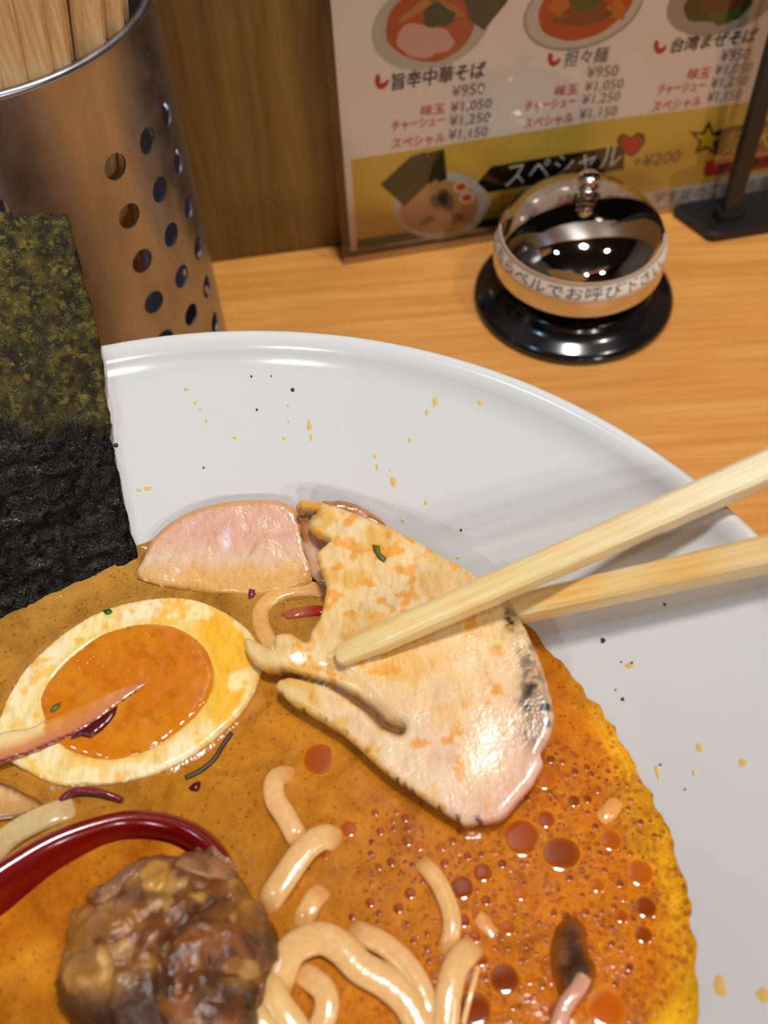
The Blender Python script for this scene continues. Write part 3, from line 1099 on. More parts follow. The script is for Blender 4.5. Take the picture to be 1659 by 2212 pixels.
def noodle(label, pts, w, h, tint=(228, 178, 114), soak=1.0):
    P3 = [at(u, v, SZ + z) for u, v, z in pts]
    path = catmull(P3, 7)
    m = len(path)
    t = np.linspace(0, 1, m)
    cap = np.minimum(1, np.sqrt(np.clip(np.minimum(t, 1 - t) / .05, .02, 1)))
    v, f = sweep(path, w, h, 16, 2.8, taper=cap)
    low = sstep(2.0, .1, v[:, 2] - SZ) * soak
    c = mixc(np.array(lin(*tint)), lin(216, 132, 36), low * .9)
    o = build('noodle', v, f, M_noodle, None, c)
    return tag(o, label, 'noodle')


noodle('short folded noodle arching out of the broth below the chicken, upper half', [(655, 1830, -2.2), (640, 1806, .4), (618, 1765, .8), (594, 1725, .9), (594, 1688, .8), (614, 1676, -.1), (638, 1684, -1.7), (660, 1700, -3.5)], 3.9, 2.2)
noodle('straight flat noodle piece between the arched noodle and the meat chunk', [(570, 1965, -2.2), (588, 1938, .5), (620, 1890, 1.1), (655, 1840, 1.3), (690, 1812, 1.1), (718, 1812, .2), (735, 1830, -2.6)], 4.6, 2.4)
noodle('short noodle tip barely surfacing below the straight noodle', [(640, 2030, -2.4), (655, 1990, -.2), (672, 1955, .3), (690, 1930, -.3), (712, 1912, -2.6)], 3.8, 2.0)
noodle('thick noodle looping in a wide arch right of the meat chunk', [(590, 2170, -1.2), (606, 2110, .6), (632, 2052, 1.5), (690, 2027, 1.9), (735, 2046, 1.9), (780, 2090, 1.6), (835, 2122, 1.3), (885, 2170, 1.0), (912, 2240, .6), (925, 2330, -.5)], 5.2, 2.8)
noodle('curved noodle running parallel outside the wide arch', [(752, 2005, -2.0), (785, 2020, .4), (835, 2045, .9), (885, 2095, 1.1), (915, 2150, 1.0), (928, 2200, .6), (930, 2260, -1.5)], 3.9, 2.3)
noodle('thin bowed noodle rising at the middle of the oily broth', [(905, 1862, -1.2), (925, 1878, .4), (950, 1912, .6), (972, 1965, .6), (976, 2010, .4), (965, 2050, -.4), (945, 2090, -2.8)], 3.2, 2.0)
noodle('upright noodle with a rounded top near the bottom centre', [(950, 2290, .2), (962, 2210, .9), (968, 2150, 1.3), (984, 2090, 1.3), (1008, 2058, .5), (1030, 2040, -2.0)], 4.4, 2.6)
noodle('curled noodle standing at the bottom edge inside the wide arch', [(640, 2100, -1.5), (668, 2112, .6), (700, 2140, 1.2), (706, 2180, 1.2), (690, 2225, .9), (670, 2290, .3)], 4.0, 2.4)
noodle('pale noodle end beside the lower right corner of the meat', [(545, 2115, -.6), (580, 2140, 1.4), (605, 2180, 1.6), (640, 2230, 1.2), (670, 2300, .2)], 5.0, 2.8, (226, 186, 116))
noodle('pale noodle end right at the bottom edge under the meat', [(520, 2180, 2.0), (560, 2205, 2.2), (590, 2250, 1.6)], 4.6, 2.6, (222, 180, 110))
noodle('curled noodle just under the broth beneath the pink chicken slice', [(715, 1280, -.3), (675, 1274, -.2), (630, 1276, -.15), (590, 1292, -.15), (563, 1322, -.15), (568, 1362, -.2), (590, 1400, -.6), (620, 1430, -2)], 3.6, 1.9, (232, 186, 108), .6)
noodle('faint noodle under the oil at the right of the broth', [(1005, 1950, -1.3), (1035, 1985, -.75), (1065, 2020, -.8), (1090, 2060, -1.5)], 3.2, 1.9, (232, 150, 50))
noodle('faint short noodle at the right margin of the broth', [(1282, 1790, -1.5), (1305, 1765, -.6), (1328, 1740, -.65), (1350, 1715, -2)], 3.2, 1.8, (236, 170, 80))
noodle('pale onion-like noodle lying above the spoon at the left edge', [(-20, 1850, -.6), (20, 1808, .6), (70, 1778, .8), (120, 1757, .6), (165, 1745, -.6)], 4.6, 1.8, (214, 192, 140), .4)
noodle('thin pale sliver standing at the bottom right of the noodles', [(1000, 2215, .2), (1012, 2165, .9), (1024, 2120, .9), (1034, 2085, -.5)], .9, .9, (240, 190, 130), .2)


def left_col(P, d, p):
    c = mixc(lin(206, 156, 96), lin(220, 176, 120), sstep(-.3, .5, fbm(P, 5, 3, 2)))
    return mixc(c, lin(110, 60, 34), sstep(1.2, .2, d))


tag(slab('chicken_slice', [(-90, 1690), (-20, 1690), (10, 1694), (55, 1715), (100, 1742), (60, 1766), (0, 1775), (-90, 1780)], FS, .8, lambda P, d: .8 + .2 * fbm(P, 5, 3, 2), lambda P, d: np.full(len(P), -1.),
         left_col, M_pale_meat, None, .6, 2), 'brown-edged chicken slice corner between egg and spoon at the left edge', 'meat')


# dark wood ear / meat scrap half sunk at the right
def dark_mat(name, gloss=.15):
    k = NT(name)
    k.base(k.mix(.15, k.attr(), k.ramp(k.noise(.5, 4), [(.3, lin(40, 22, 10)), (.7, lin(140, 84, 34))])))
    k.set(rough=gloss, spec=.55)
    k.sss(.15, (1, .5, .2), 1.2)
    b = k.bump(k.noise(.22, 5, k.coords(1, .6, 1, (0, 0, .7)), .6, .8), .8, .5)
    k.bump(k.noise(1.3, 4), .35, .6, b)
    return k.m


M_dark = dark_mat('dark_glossy_meat')
M_scrap = dark_mat('sunken_dark_meat', .4)
M_scrap.node_tree.nodes['Principled BSDF'].inputs['Specular IOR Level'].default_value = .12


def scrap_col(P, d, p):
    c = mixc(lin(52, 26, 10), lin(104, 58, 24), sstep(-.4, .5, fbm(P, 4, 3, 3)))
    c = mixc(c, lin(128, 92, 84), sstep(2110, 2150, p[:, 1]) * sstep(1215, 1245, p[:, 0]) * .7)
    return mixc(c, lin(176, 92, 14), sstep(2.6, .3, d) * .75)


tag(slab('dark_meat_scrap', [(1178, 2050), (1192, 2005), (1228, 1975), (1262, 1992), (1284, 2050), (1292, 2110), (1272, 2160), (1236, 2184), (1204, 2150), (1186, 2100)], FS, .7,
         lambda P, d: -.1 + 1.4 * sstep(0, 2, d) + .35 * fbm(P, 3, 7, 3), lambda P, d: np.full(len(P), -2.), scrap_col, M_scrap, None, .6, 2, .4), 'dark brown meat scrap half sunk in the oily right side of the broth', 'meat')
path = catmull([at(u, v, SZ + z) for u, v, z in ((1185, 2290, .3), (1205, 2215, .9), (1222, 2170, 1.4), (1245, 2140, 1.5), (1262, 2110, .8))], 6)
v, f = sweep(path, 2.6, 1.6, 10)
tag(build('sinew_strand', v, f, M_pale_meat, None, np.tile(np.array(lin(206, 152, 128)), (len(v), 1))), 'pale pinkish sinew strand hanging from the dark meat scrap', 'meat')

# ------------------------------------------------------------------ spoon
spoon_pts = [(515, 1905), (508, 1862), (470, 1808), (400, 1765), (300, 1747), (200, 1764), (100, 1800), (0, 1858), (-90, 1920), (-200, 1985), (-290, 2080), (-320, 2180), (-270, 2290), (-150, 2360), (20, 2380), (200, 2340), (350, 2260), (450, 2160), (505, 2050), (522, 1960)]
FR_SP = frame3(at(300, 1747, SZ + 4.2), at(520, 1930, SZ + 4.0), at(-200, 1985, SZ + 9))
rimc = resample(FR_SP.uv(catmull(spoon_pts, 4, True)), 1.2)
cen = rimc.mean(0)
rad = np.linalg.norm(rimc - cen, axis=1)


def ring(off, h):
    return FR_SP.w(cen + (rimc - cen) * ((rad - off) / rad)[:, None], np.full(len(rimc), h))


def red_mat():
    k = NT('red_lacquer')
    k.base(k.mix(k.noise(.2, 3), lin(128, 8, 6), lin(104, 5, 5)))
    k.set(rough=.2, spec=.5, coat=.5, coat_rough=.1)
    k.bump(k.noise(.7, 4), .12, .35)
    return k.m


M_red = red_mat()
spoon = thing('soup_spoon', FR_SP.w(cen[None], np.array([-15.]))[0], 'red lacquer soup spoon resting in the broth, holding broth and a meat chunk', 'spoon')
profile = [(22, -17), (14, -15.5), (6, -10), (2, -4), (.5, -.6), (.3, .2), (.8, .9), (1.8, 1.1), (2.8, .7), (3.4, -.2), (4.2, -2.5), (8, -9), (16, -13), (24, -14.5)]
rings = [ring(a, b) for a, b in profile]
n = len(rimc)
V = np.vstack(rings + [FR_SP.w(cen[None], np.array([-17.5])), FR_SP.w(cen[None], np.array([-15.]))])
F = []
for k in range(len(rings) - 1):
    for i in range(n):
        j = (i + 1) % n
        F.append((k * n + i, k * n + j, (k + 1) * n + j, (k + 1) * n + i))
L = len(rings)
for i in range(n):
    F.append((i, L * n, (i + 1) % n))
    F.append(((L - 1) * n + i, (L - 1) * n + (i + 1) % n, L * n + 1))
build('spoon_bowl', V, F, M_red, spoon)
ha, hb_ = FR_SP.w(FR_SP.uv([(-270, 2120)]), np.array([-.8]))[0], np.array([-175., 62., 132.])
path = catmull([ha + np.array([3, 0, -2]), ha + (hb_ - ha) * .25, ha + (hb_ - ha) * .6 + np.array([0, 0, 3]), hb_], 6)
v, f = sweep(path, 13, 5, 14, 2.6)
build('handle', v, f, M_red, spoon)
# broth held in the spoon
inner = [cen + (p - cen) * ((r - 4.6) / r) for p, r in zip(rimc, rad)]
P, T = tri_fill(np.array(inner), 1.2)
hh = -2.9 + .08 * fbm(P, 6, 2, 2)
V = FR_SP.w(P, hh)
# liquid is level: keep to one height
V[:, 2] = V[:, 2].mean() * .0 + (SZ + 2.0) + .08 * fbm(P, 6, 2, 2)
pp = pix(V)
cs = mixc(lin(176, 96, 14), lin(206, 132, 32), sstep(-.3, .5, fbm(P, 14, 6, 3)))
cs = mixc(cs, lin(140, 66, 10), sstep(2080, 2212, pp[:, 1]) * .5)
o = build('spoon_broth', V, [tuple(t) for t in T], M_broth, None, np.hstack([cs, np.zeros((len(P), 1))]))
tag(o, 'cloudy amber broth pooled inside the red spoon', 'broth', kind='stuff')

# meat chunk in the spoon
FM = Frame(at(360, 2030, SZ + 2.0), (0, 0, 1))
MEAT = [(150, 2212), (118, 2150), (135, 2070), (152, 1990), (185, 1950), (245, 1905), (295, 1868), (330, 1856), (390, 1853), (440, 1848), (470, 1858), (512, 1888), (530, 1925), (565, 1960), (592, 1990), (606, 2040), (596, 2080), (572, 2115), (560, 2170), (545, 2260), (420, 2330), (240, 2300)]
ridge1 = FM.uv([(310, 1870), (300, 1950), (360, 1990), (370, 2060), (340, 2160)])
ridge2 = FM.uv([(380, 1880), (470, 1910), (560, 1990)])
crease = FM.uv([(375, 2230), (378, 2150), (372, 2080), (440, 2000), (500, 1960)])
crease2 = FM.uv([(180, 1960), (260, 1950), (330, 1935), (400, 1890)])


FACETS = []
_g = np.random.default_rng(21)
_mc = FM.uv([(365, 2060)])[0]
for k_ in range(15):
    a_, r_ = _g.random() * 2 * PI, 21 * math.sqrt(_g.random())
    FACETS.append((_mc + r_ * np.array([math.cos(a_), math.sin(a_)]), r_, a_))


def meat_top(P, d):
    h = np.full(len(P), 99.)
    for c_, r_, a_ in FACETS:
        z0_ = 13 * (1 - (r_ / 24) ** 2) + 1
        g_ = -2 * 13 * r_ / 24 ** 2
        h = np.minimum(h, z0_ + ((P - c_) @ np.array([math.cos(a_), math.sin(a_)])) * g_)
    h = np.minimum(h, 1 + 9 * np.sqrt(np.clip(d / 9, 0, 1)))
    h = h + .8 * fbm(P, 8, 31, 4) + 1.2 * sstep(.1, .3, fbm(P, 9, 37, 4)) - .8 * np.exp(-(fbm(P, 9, 71, 2) / .06) ** 2)
    return h - 1.4 * np.exp(-(seg_dist(P, crease) / .8) ** 2) - 1.2 * np.exp(-(seg_dist(P, crease2) / .9) ** 2)


def meat_col(P, d, p):
    u, v = p[:, 0], p[:, 1]
    c = mixc(lin(120, 66, 24), lin(172, 114, 44), sstep(-.3, .5, fbm(P, 6, 41, 3)))
    c = mixc(c, lin(206, 156, 84), .9 * sstep(.15, .4, fbm(P, 4, 43, 3)) * sstep(2130, 1990, v))
    c = mixc(c, lin(150, 96, 76), .6 * (sstep(1900, 1860, v) + np.exp(-(((u - 250) / 50) ** 2 + ((v - 1930) / 40) ** 2))).clip(0, 1))
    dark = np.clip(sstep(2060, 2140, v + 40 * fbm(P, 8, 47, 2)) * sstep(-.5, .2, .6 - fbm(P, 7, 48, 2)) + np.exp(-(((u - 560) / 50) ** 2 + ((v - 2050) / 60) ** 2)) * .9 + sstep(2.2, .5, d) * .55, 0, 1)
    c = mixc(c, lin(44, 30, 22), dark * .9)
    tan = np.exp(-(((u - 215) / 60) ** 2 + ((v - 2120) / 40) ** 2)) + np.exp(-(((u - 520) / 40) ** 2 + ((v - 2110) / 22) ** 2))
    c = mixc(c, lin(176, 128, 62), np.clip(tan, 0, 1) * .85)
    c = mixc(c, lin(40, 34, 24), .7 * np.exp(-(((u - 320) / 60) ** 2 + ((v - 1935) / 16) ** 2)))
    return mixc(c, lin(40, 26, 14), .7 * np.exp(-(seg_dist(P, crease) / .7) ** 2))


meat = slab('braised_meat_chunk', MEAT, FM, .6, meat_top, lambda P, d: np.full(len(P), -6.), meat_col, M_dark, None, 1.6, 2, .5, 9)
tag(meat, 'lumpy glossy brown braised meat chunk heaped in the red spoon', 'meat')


mo = resample(FM.uv(catmull(MEAT, 2, True)), .6)


def meat_piece(name, px, lift, c1, c2, m, seed, edge=.9):
    def top(P, d):
        return meat_top(P, seg_dist(P, mo, True)) * .5 + .5 * (1 + 9 * np.sqrt(np.clip(seg_dist(P, mo, True) / 9, 0, 1))).clip(0, 11) + lift + .35 * fbm(P, 3.5, seed, 3)
    return slab(name, px, FM, .6, top, lambda P, d: top(P, d) - lift - 2.5, lambda P, d, p: mixc(lin(*c1), lin(*c2), sstep(-.35, .4, fbm(P, 3, seed + 3, 3))), m, meat, edge, 2, .45, seed)


meat_piece('meat_flake', [(385, 1888), (432, 1848), (500, 1868), (528, 1915), (470, 1926), (420, 1912)], .9, (128, 84, 56), (172, 124, 84), M_dark, 61)
meat_piece('meat_flake', [(215, 1960), (262, 1905), (318, 1872), (332, 1890), (292, 1935), (240, 1985)], .8, (140, 96, 66), (168, 118, 78), M_dark, 62)
meat_piece('fat_piece', [(160, 2150), (172, 2102), (228, 2070), (272, 2092), (278, 2135), (236, 2162), (190, 2172)], 1.2, (164, 112, 48), (204, 156, 84), M_dark, 63)
meat_piece('fat_piece', [(492, 2108), (525, 2088), (568, 2094), (566, 2118), (540, 2134), (502, 2130)], 1.0, (150, 100, 48), (188, 140, 78), M_dark, 64)
meat_piece('fat_piece', [(318, 1905), (350, 1878), (380, 1885), (388, 1930), (372, 1965), (330, 1950)], .7, (176, 120, 46), (206, 150, 66), M_dark, 65)
meat_piece('gelatin_skin', [(375, 2250), (368, 2140), (408, 2050), (470, 2005), (548, 2035), (588, 2078), (560, 2190), (500, 2280)], .5, (92, 50, 22), (140, 82, 34), M_dark, 66, 1.4)

# ------------------------------------------------------------------ chopsticks in use
def stick_mat(name, a, b, rough=.4):
    k = NT(name)
    k.base(k.mix(.35, k.attr(), k.ramp(k.noise(1, 4, k.coords(.05, 1.1, 1.1)), [(.3, a), (.7, b)])))
    k.set(rough=rough, spec=.5)
    b = k.bump(k.noise(1, 3, k.coords(.05, 1.8, 1.8)), .22, .5)
    k.bump(k.noise(1.6, 2), .1, .4, b)
    k.set(coat=.25, coat_rough=.12)
    return k.m


M_stick = stick_mat('wet_aspen_wood', lin(206, 168, 104), lin(252, 236, 196), .3)


def stick(label, p0, p1, d0, d1, length, stain):
    ax = unit(p1 - p0)
    ts = np.r_[0, .15, .6, np.linspace(1.5, length, 150)]
    side = unit(np.cross(ax, ZUP))
    up = np.cross(side, ax)
    V, F, C = [], [], []
    prof = [(1, .66), (.66, 1), (-.66, 1), (-1, .66), (-1, -.66), (-.66, -1), (.66, -1), (1, -.66)]
    # two extra points per facet keep facets flat with soft edges
    ring_ = []
    for i in range(8):
        a, b = np.array(prof[i]), np.array(prof[(i + 1) % 8])
        ring_ += [a * .88 + b * .12, a * .5 + b * .5, a * .12 + b * .88]
    ring_ = np.array(ring_)
    th = math.radians(-8)
    ring_ = ring_ @ np.array([[math.cos(th), -math.sin(th)], [math.sin(th), math.cos(th)]])
    m = len(ring_)
    for t in ts:
        r = np.interp(t, [0, 9, 85], [d0, d0 * .4 + d1 * .6, d1]) / 2 * (1 if t > .5 else .85 + .15 * t / .5) * .93
        w = 1 + .015 * math.sin(t * .9) + .012 * math.sin(t * .23 + 1)
        for x, y in ring_:
            V.append(p0 + ax * t + side * (x * r * w) + up * (y * r))
            C.append(stain(t, x, y))
    k = len(ts)
    for i in range(k - 1):
        for j in range(m):
            q = (j + 1) % m
            F.append((i * m + j, (i + 1) * m + j, (i + 1) * m + q, i * m + q))
    F.append(tuple(range(m)))
    F.append(tuple((k - 1) * m + j for j in range(m - 1, -1, -1)))
    o = build('chopstick', V, F, M_stick, None, np.array(C), origin=p0)
    R = Matrix((ax, side, up)).transposed()      # local x runs along the stick so that the grain does too
    o.data.transform(R.transposed().to_4x4())
    o.rotation_euler = R.to_euler()
    o.data.set_sharp_from_angle(angle=math.radians(22))
    return tag(o, label, 'chopstick', 'chopsticks holding the chicken slice')


dry, wet, orange_ = np.array(lin(240, 226, 194)), np.array(lin(236, 204, 132)), np.array(lin(236, 166, 34))


def stain_upper(t, x, y):
    k = float(sstep(95, 25, np.array(t)))
    c = dry * (1 - k) + wet * k
    if 56 < t < 63 and -1.1 < y < -.2:
        return np.array(lin(176, 112, 36))
    s = max(0, math.sin(t * .37 + x * 2) * math.sin(t * .21 + 2)) * .45 * k
    return c * (1 - s) + orange_ * s


def stain_lower(t, x, y):
    k = float(sstep(95, 45, np.array(t)))
    c = dry * (1 - k) + wet * k
    s = (.85 if y > .6 else .25) * float(sstep(85, 60, np.array(t))) * (.6 + .4 * math.sin(t * .3))
    return c * (1 - s) + orange_ * s


ck_n, ck_o = FR_CK.N, FR_CK.O
p_tip = on_plane(730, 1420, ck_o + ck_n * (CK_T + 1.7), ck_n)
p_rim = at(1540, 1063, RIM_Z + 4.6)
stick('upper chopstick with its tip pressed on top of the chicken slice', p_tip, p_rim, 3.7, 6.0, 190, stain_upper)
q1 = at(1640, 1201, RIM_Z + 4.2)
q0 = on_plane(1105, 1342, ck_o - ck_n * 3.3, ck_n)
qt = q0 + unit(q0 - q1) * 14
if qt[2] < SZ + 2.6: qt[2] = SZ + 2.6
stick('lower chopstick slipped under the chicken slice, stained orange on top', qt, q1, 4.4, 6.0, 200, stain_lower)

# ------------------------------------------------------------------ bell
bx, by = 73.8, 284.77
bell = thing('call_bell', (bx, by, 0), 'chrome call bell on a round black base with a white message band', 'bell')
build('base', *lathe([(0, 1), (34.5, 0), (35.7, .6), (36, 1.8), (35.6, 3.0), (34, 4.0), (31, 5.2), (28.5, 6.8), (27.3, 8.4), (26.8, 9.2), (25.8, 9.5), (24, 9.3), (20, 9.5), (0, 9.5)], bx, by, 96), M_black, bell)
DZ0, DA, DB = 17.0, 29.8, 26.0


def dome_r(z):
    k = max(0, 1 - max(0, (z - DZ0 - 3) / (DB - 3)) ** 2.5)
    return DA * k ** (1 / 2.25)


def dome_rr(z):
    return dome_r(z)


zs = DZ0 + 3 + (DB - 3) * np.sin(np.linspace(0, PI / 2, 40))
prof = [(27.6, 16.6), (28.6, 15.9), (29.3, 16.0), (29.6, 16.5), (29.7, 18), (DA, DZ0 + 3)] + [(dome_r(z), z) for z in zs[1:]]
build('dome', *lathe(prof, bx, by, 128), M_chrome, bell)
build('inner_post', *lathe([(0, 9.4), (24, 9.4), (22, 15), (0, 40)], bx, by, 48), M_black, bell)
topz = DZ0 + DB
build('nut', *lathe([(0, topz - .6), (4.6, topz - .8), (4.6, topz + 1.0), (3.9, topz + 1.7), (2.6, topz + 1.9), (0, topz + 1.9)], bx, by, 6), M_chrome, bell, smooth=False)
build('plunger', *lathe([(0, topz), (2.4, topz), (2.6, topz + 3.2), (3.2, topz + 3.6), (3.2, topz + 4.4), (2.4, topz + 4.9), (2.0, topz + 5.6), (2.2, topz + 6.6), (3.3, topz + 7.1), (3.6, topz + 7.8), (3.3, topz + 8.8), (2.2, topz + 9.3), (0, topz + 9.5)], bx, by, 40), M_chrome, bell)
# white tape band, slightly tilted, and its lettering
M_tape = plain('white_tape', lin(236, 232, 226), .4)
M_tape_ink = plain('tape_ink', lin(74, 70, 62), .5)


def band_z(a):
    return 23.6 + .5 * math.sin(a + .6)


BH = 7.2
V, F = [], []
angs = np.radians(np.linspace(-190, -12, 90))
for a in angs:
    for t in np.linspace(0, 1, 5):
        zz = band_z(a) + BH * t
        r = dome_r(zz) + .22
        V.append((bx + r * math.cos(a), by + r * math.sin(a), zz))
for a in angs:
    for t in np.linspace(0, 1, 5):
        zz = band_z(a) + BH * t
        r = dome_r(zz) + .02
        V.append((bx + r * math.cos(a), by + r * math.sin(a), zz))
na = len(angs)
for i in range(na - 1):
    for k in range(4):
        F.append((i * 5 + k, (i + 1) * 5 + k, (i + 1) * 5 + k + 1, i * 5 + k + 1))
        F.append((na * 5 + i * 5 + k + 1, na * 5 + (i + 1) * 5 + k + 1, na * 5 + (i + 1) * 5 + k, na * 5 + i * 5 + k))
    for k in (0, 4):
        F.append((i * 5 + k, na * 5 + i * 5 + k, na * 5 + (i + 1) * 5 + k, (i + 1) * 5 + k))
for i in (0, na - 1):
    for k in range(4):
        F.append((i * 5 + k, i * 5 + k + 1, na * 5 + i * 5 + k + 1, na * 5 + i * 5 + k))
band = build('label_band', V, F, M_tape, bell)


def text_mesh(body, bold=0.0, shear=0.0, res=2):
    """lettering as flat triangles: returns (n,2) points, faces, in text units"""
    cu = bpy.data.curves.new('lettering', 'FONT')
    cu.body = body
    cu.size = 1
    cu.offset = bold
    cu.shear = shear
    cu.resolution_u = res
    ob = bpy.data.objects.new('lettering', cu)
    COL.objects.link(ob)
    dg = bpy.context.evaluated_depsgraph_get()
    me = bpy.data.meshes.new_from_object(ob.evaluated_get(dg))
    P = np.array([v.co[:2] for v in me.vertices])
    Fx = [tuple(p.vertices) for p in me.polygons]
    COL.objects.unlink(ob)
    bpy.data.objects.remove(ob)
    bpy.data.curves.remove(cu)
    bpy.data.meshes.remove(me)
    if len(P) == 0:
        P, Fx = np.zeros((3, 2)), [(0, 1, 2)]
    return P, Fx


P, Fx = text_mesh('こちらベルでお呼び下さい。', .004, 0, 2)
lo, hi = P.min(0), P.max(0)
a0, a1 = math.radians(-183), math.radians(-30)
V = []
for x, y in P:
    a = a0 + (a1 - a0) * (x - lo[0]) / (hi[0] - lo[0])
    zz = band_z(a) + 1.3 + (y - lo[1]) / (hi[1] - lo[1]) * 4.6
    r = dome_r(zz) + .3
    V.append((bx + r * math.cos(a), by + r * math.sin(a), zz))
build('lettering', V, Fx, M_tape_ink, band, smooth=False)

# ------------------------------------------------------------------ chopstick holder
hx, hy, hr, hz = -97.18, 261.23, 46.63, 130.5
holder = thing('chopstick_holder', (hx, hy, 0), 'brushed steel cylinder holder with rows of round holes by the wall', 'holder')
Lc = 2 * PI * hr
holes = []
for g in range(5):
    for cidx in (-16, 0, 16):
        ang = math.radians((-26.4 + 72 * g + cidx) % 360)
        for row in range(7):
            z = 102.4 - 15.1 * row
            cxu = (ang * hr)
            holes.append((cxu, z))
C = []
for (x, z) in holes:
    if 5.2 < x < Lc - 5.2:
        C.append(np.array([(x + 3.5 * math.cos(t), z + 3.6 * math.sin(t)) for t in np.linspace(0, 2 * PI, 29)[:-1]]))
out = resample(np.array([(0, 0), (Lc, 0), (Lc, hz), (0, hz)], float), 2.6)
out = np.vstack([[(x, 0) for x in np.linspace(0, Lc, 121)[:-1]], [(Lc, y) for y in np.linspace(0, hz, 41)[:-1]], [(x, hz) for x in np.linspace(Lc, 0, 121)[:-1]], [(0, y) for y in np.linspace(hz, 0, 41)[:-1]]])
P, T = tri_fill(out, 3.2, C)
ang = P[:, 0] / hr
# weld the seam: points at x = Lc map onto x = 0
V = []
for rad_ in (hr, hr - .7):
    V.append(np.stack([hx + rad_ * np.cos(ang), hy + rad_ * np.sin(ang), P[:, 1]], 1))
n = len(P)
F = [tuple(t) for t in T] + [tuple(t[::-1] + n) for t in T]
for a, b in boundary_edges(T):
    if (P[a, 0] < .01 and P[b, 0] < .01) or (P[a, 0] > Lc - .01 and P[b, 0] > Lc - .01): continue
    F.append((b, a, a + n, b + n))
V = np.vstack(V)
# merge duplicate seam vertices
key = {}
remap = np.arange(len(V))
for i, q in enumerate(V):
    kx = tuple(np.round(q, 3))
    remap[i] = key.setdefault(kx, i)
F = [tuple(remap[i] for i in f) for f in F]
F = [f for f in F if len(set(f)) == len(f)]
used = sorted({i for f in F for i in f})
ren = {u: k for k, u in enumerate(used)}
hw = build('holder_wall', V[used], [tuple(ren[i] for i in f) for f in F], M_steel, holder)
hw.data.set_sharp_from_angle(angle=math.radians(35))
tor = [(hr - .2 + 1.25 * math.cos(t), hz + 1.1 * math.sin(t)) for t in np.linspace(0, 2 * PI, 15)]
build('holder_rim', *lathe(tor, hx, hy, 120), M_steel, holder)
build('holder_floor', *lathe([(0, 1), (hr - 1, 1), (hr - 1, 2), (0, 2)], hx, hy, 64), M_steel, holder)

M_hashi = NT('aspen_chopstick')
_n = M_hashi.noise(1, 4, M_hashi.coords(1.0, 1.0, .05))
M_hashi.base(M_hashi.ramp(_n, [(.3, lin(206, 160, 104)), (.7, lin(236, 200, 146))])).set(rough=.55)
M_hashi = M_hashi.m


RIM_PX = [(-30, 214), (0, 208), (62, 183), (137, 163), (188, 133), (272, 69), (305, 30), (317, 0)]


def hashi(label, px, inset, width, lean):
    # passes just inside the front of the rim, foot on the holder floor
    v = np.interp(px, [q[0] for q in RIM_PX], [q[1] for q in RIM_PX])
    p = at(px, v, hz)
    c2 = np.array([hx, hy])
    q = p[:2] - c2
    k = min(1, (hr - 4.5 - inset) / np.linalg.norm(q))
    p = np.array([*(c2 + q * k), hz])
    foot = np.array([p[0] - lean * 126, p[1] + 4, 2.6])
    q = foot[:2] - c2
    if np.linalg.norm(q) > hr - 7:
        foot[:2] = c2 + q * ((hr - 7) / np.linalg.norm(q))
    ax = unit(p - foot)
    top = foot + ax * 205
    out = unit(np.array([p[0] - hx, p[1] - hy, 0]) * .35 + np.array([.15, -30, 0]))
    side = unit(np.cross(ax, out))
    fr_ = np.cross(side, ax)
    V, F = obox((foot + top) / 2, side, fr_, ax, width / 2, 2.1, 102.5, .8)
    o = build('spare_chopstick', V, F, M_hashi, None, None, smooth=False, origin=foot)
    return tag(o, label, 'chopstick', 'spare chopsticks in the steel holder')


names = ['leftmost', 'second', 'third', 'fourth', 'fifth', 'sixth', 'seventh', 'eighth']
for k, (px, w, ins, lean) in enumerate([(-14, 7.0, .6, .12), (38, 7.0, 0, .13), (93, 8.4, .3, .14), (146, 7.0, 0, .15), (178, 4.2, 2.2, .16), (224, 7.4, .5, .18), (272, 6.4, 0, .18), (302, 4.4, 1, .18)]):
    hashi(('%s from the left of the pale wooden chopsticks at the front of the steel holder' % names[k]) if k else 'leftmost pale wooden chopstick at the front of the steel holder', px, ins, w, lean)
for k, (px, w, ins, lean, lb) in enumerate([(10, 7, 12, .12, 'left'), (85, 7, 13, .12, 'middle'), (160, 7, 13, .13, 'right')]):
    hashi('%s of the three pale chopsticks hidden behind the front row in the steel holder' % lb, px, ins, w, lean)

# ------------------------------------------------------------------ menu
MA = at(750, 567, 0.0)
MB = at(1408, 462, 0.0)
MS = unit(MB - MA)
MNW = np.array([-MS[1], MS[0], 0])
LEAN = math.radians(1.2)
MU = ZUP * math.cos(LEAN) + MNW * math.sin(LEAN)
MN = np.cross(MS, MU)          # towards the viewer
MO = MA + MU * 1.0
MW, MH = 186, 150
menu = thing('menu_sheet', MO + MS * MW / 2, 'laminated menu sheet with bowls and prices leaning on the dark wall behind the bell', 'menu')


def mp(u, v):
    P = on_plane(u, v, MO, MN)
    return np.array([(P - MO) @ MS, (P - MO) @ MU])


def mw(P2, layer):
    P2 = np.asarray(P2)
    return MO + P2[:, :1] * MS + P2[:, 1:2] * MU + MN * (.25 + layer * .07)


def print_mat(name, c, rough=.35):
    k = NT(name)
    k.base(c)
    k.set(rough=rough, spec=.4)
    return k.m


INK = {}


def ink(c):
    if c not in INK:
        INK[c] = print_mat('print_ink', lin(*c))
    return INK[c]


V, F = obox(MO + MS * MW / 2 + MU * MH / 2 + MN * .0, MS, MU, MN, MW / 2, MH / 2, .22)
paper_fr0 = np.array([1.2, 4.6])
V, F = obox(MO + MS * (MW / 2 + .9) + MU * (MH / 2 + 2.0), MS, MU, MN, MW / 2 - .9, MH / 2 - 2.0, .22)
build('paper', V, F, print_mat('menu_paper', lin(250, 234, 226)), menu, smooth=False)


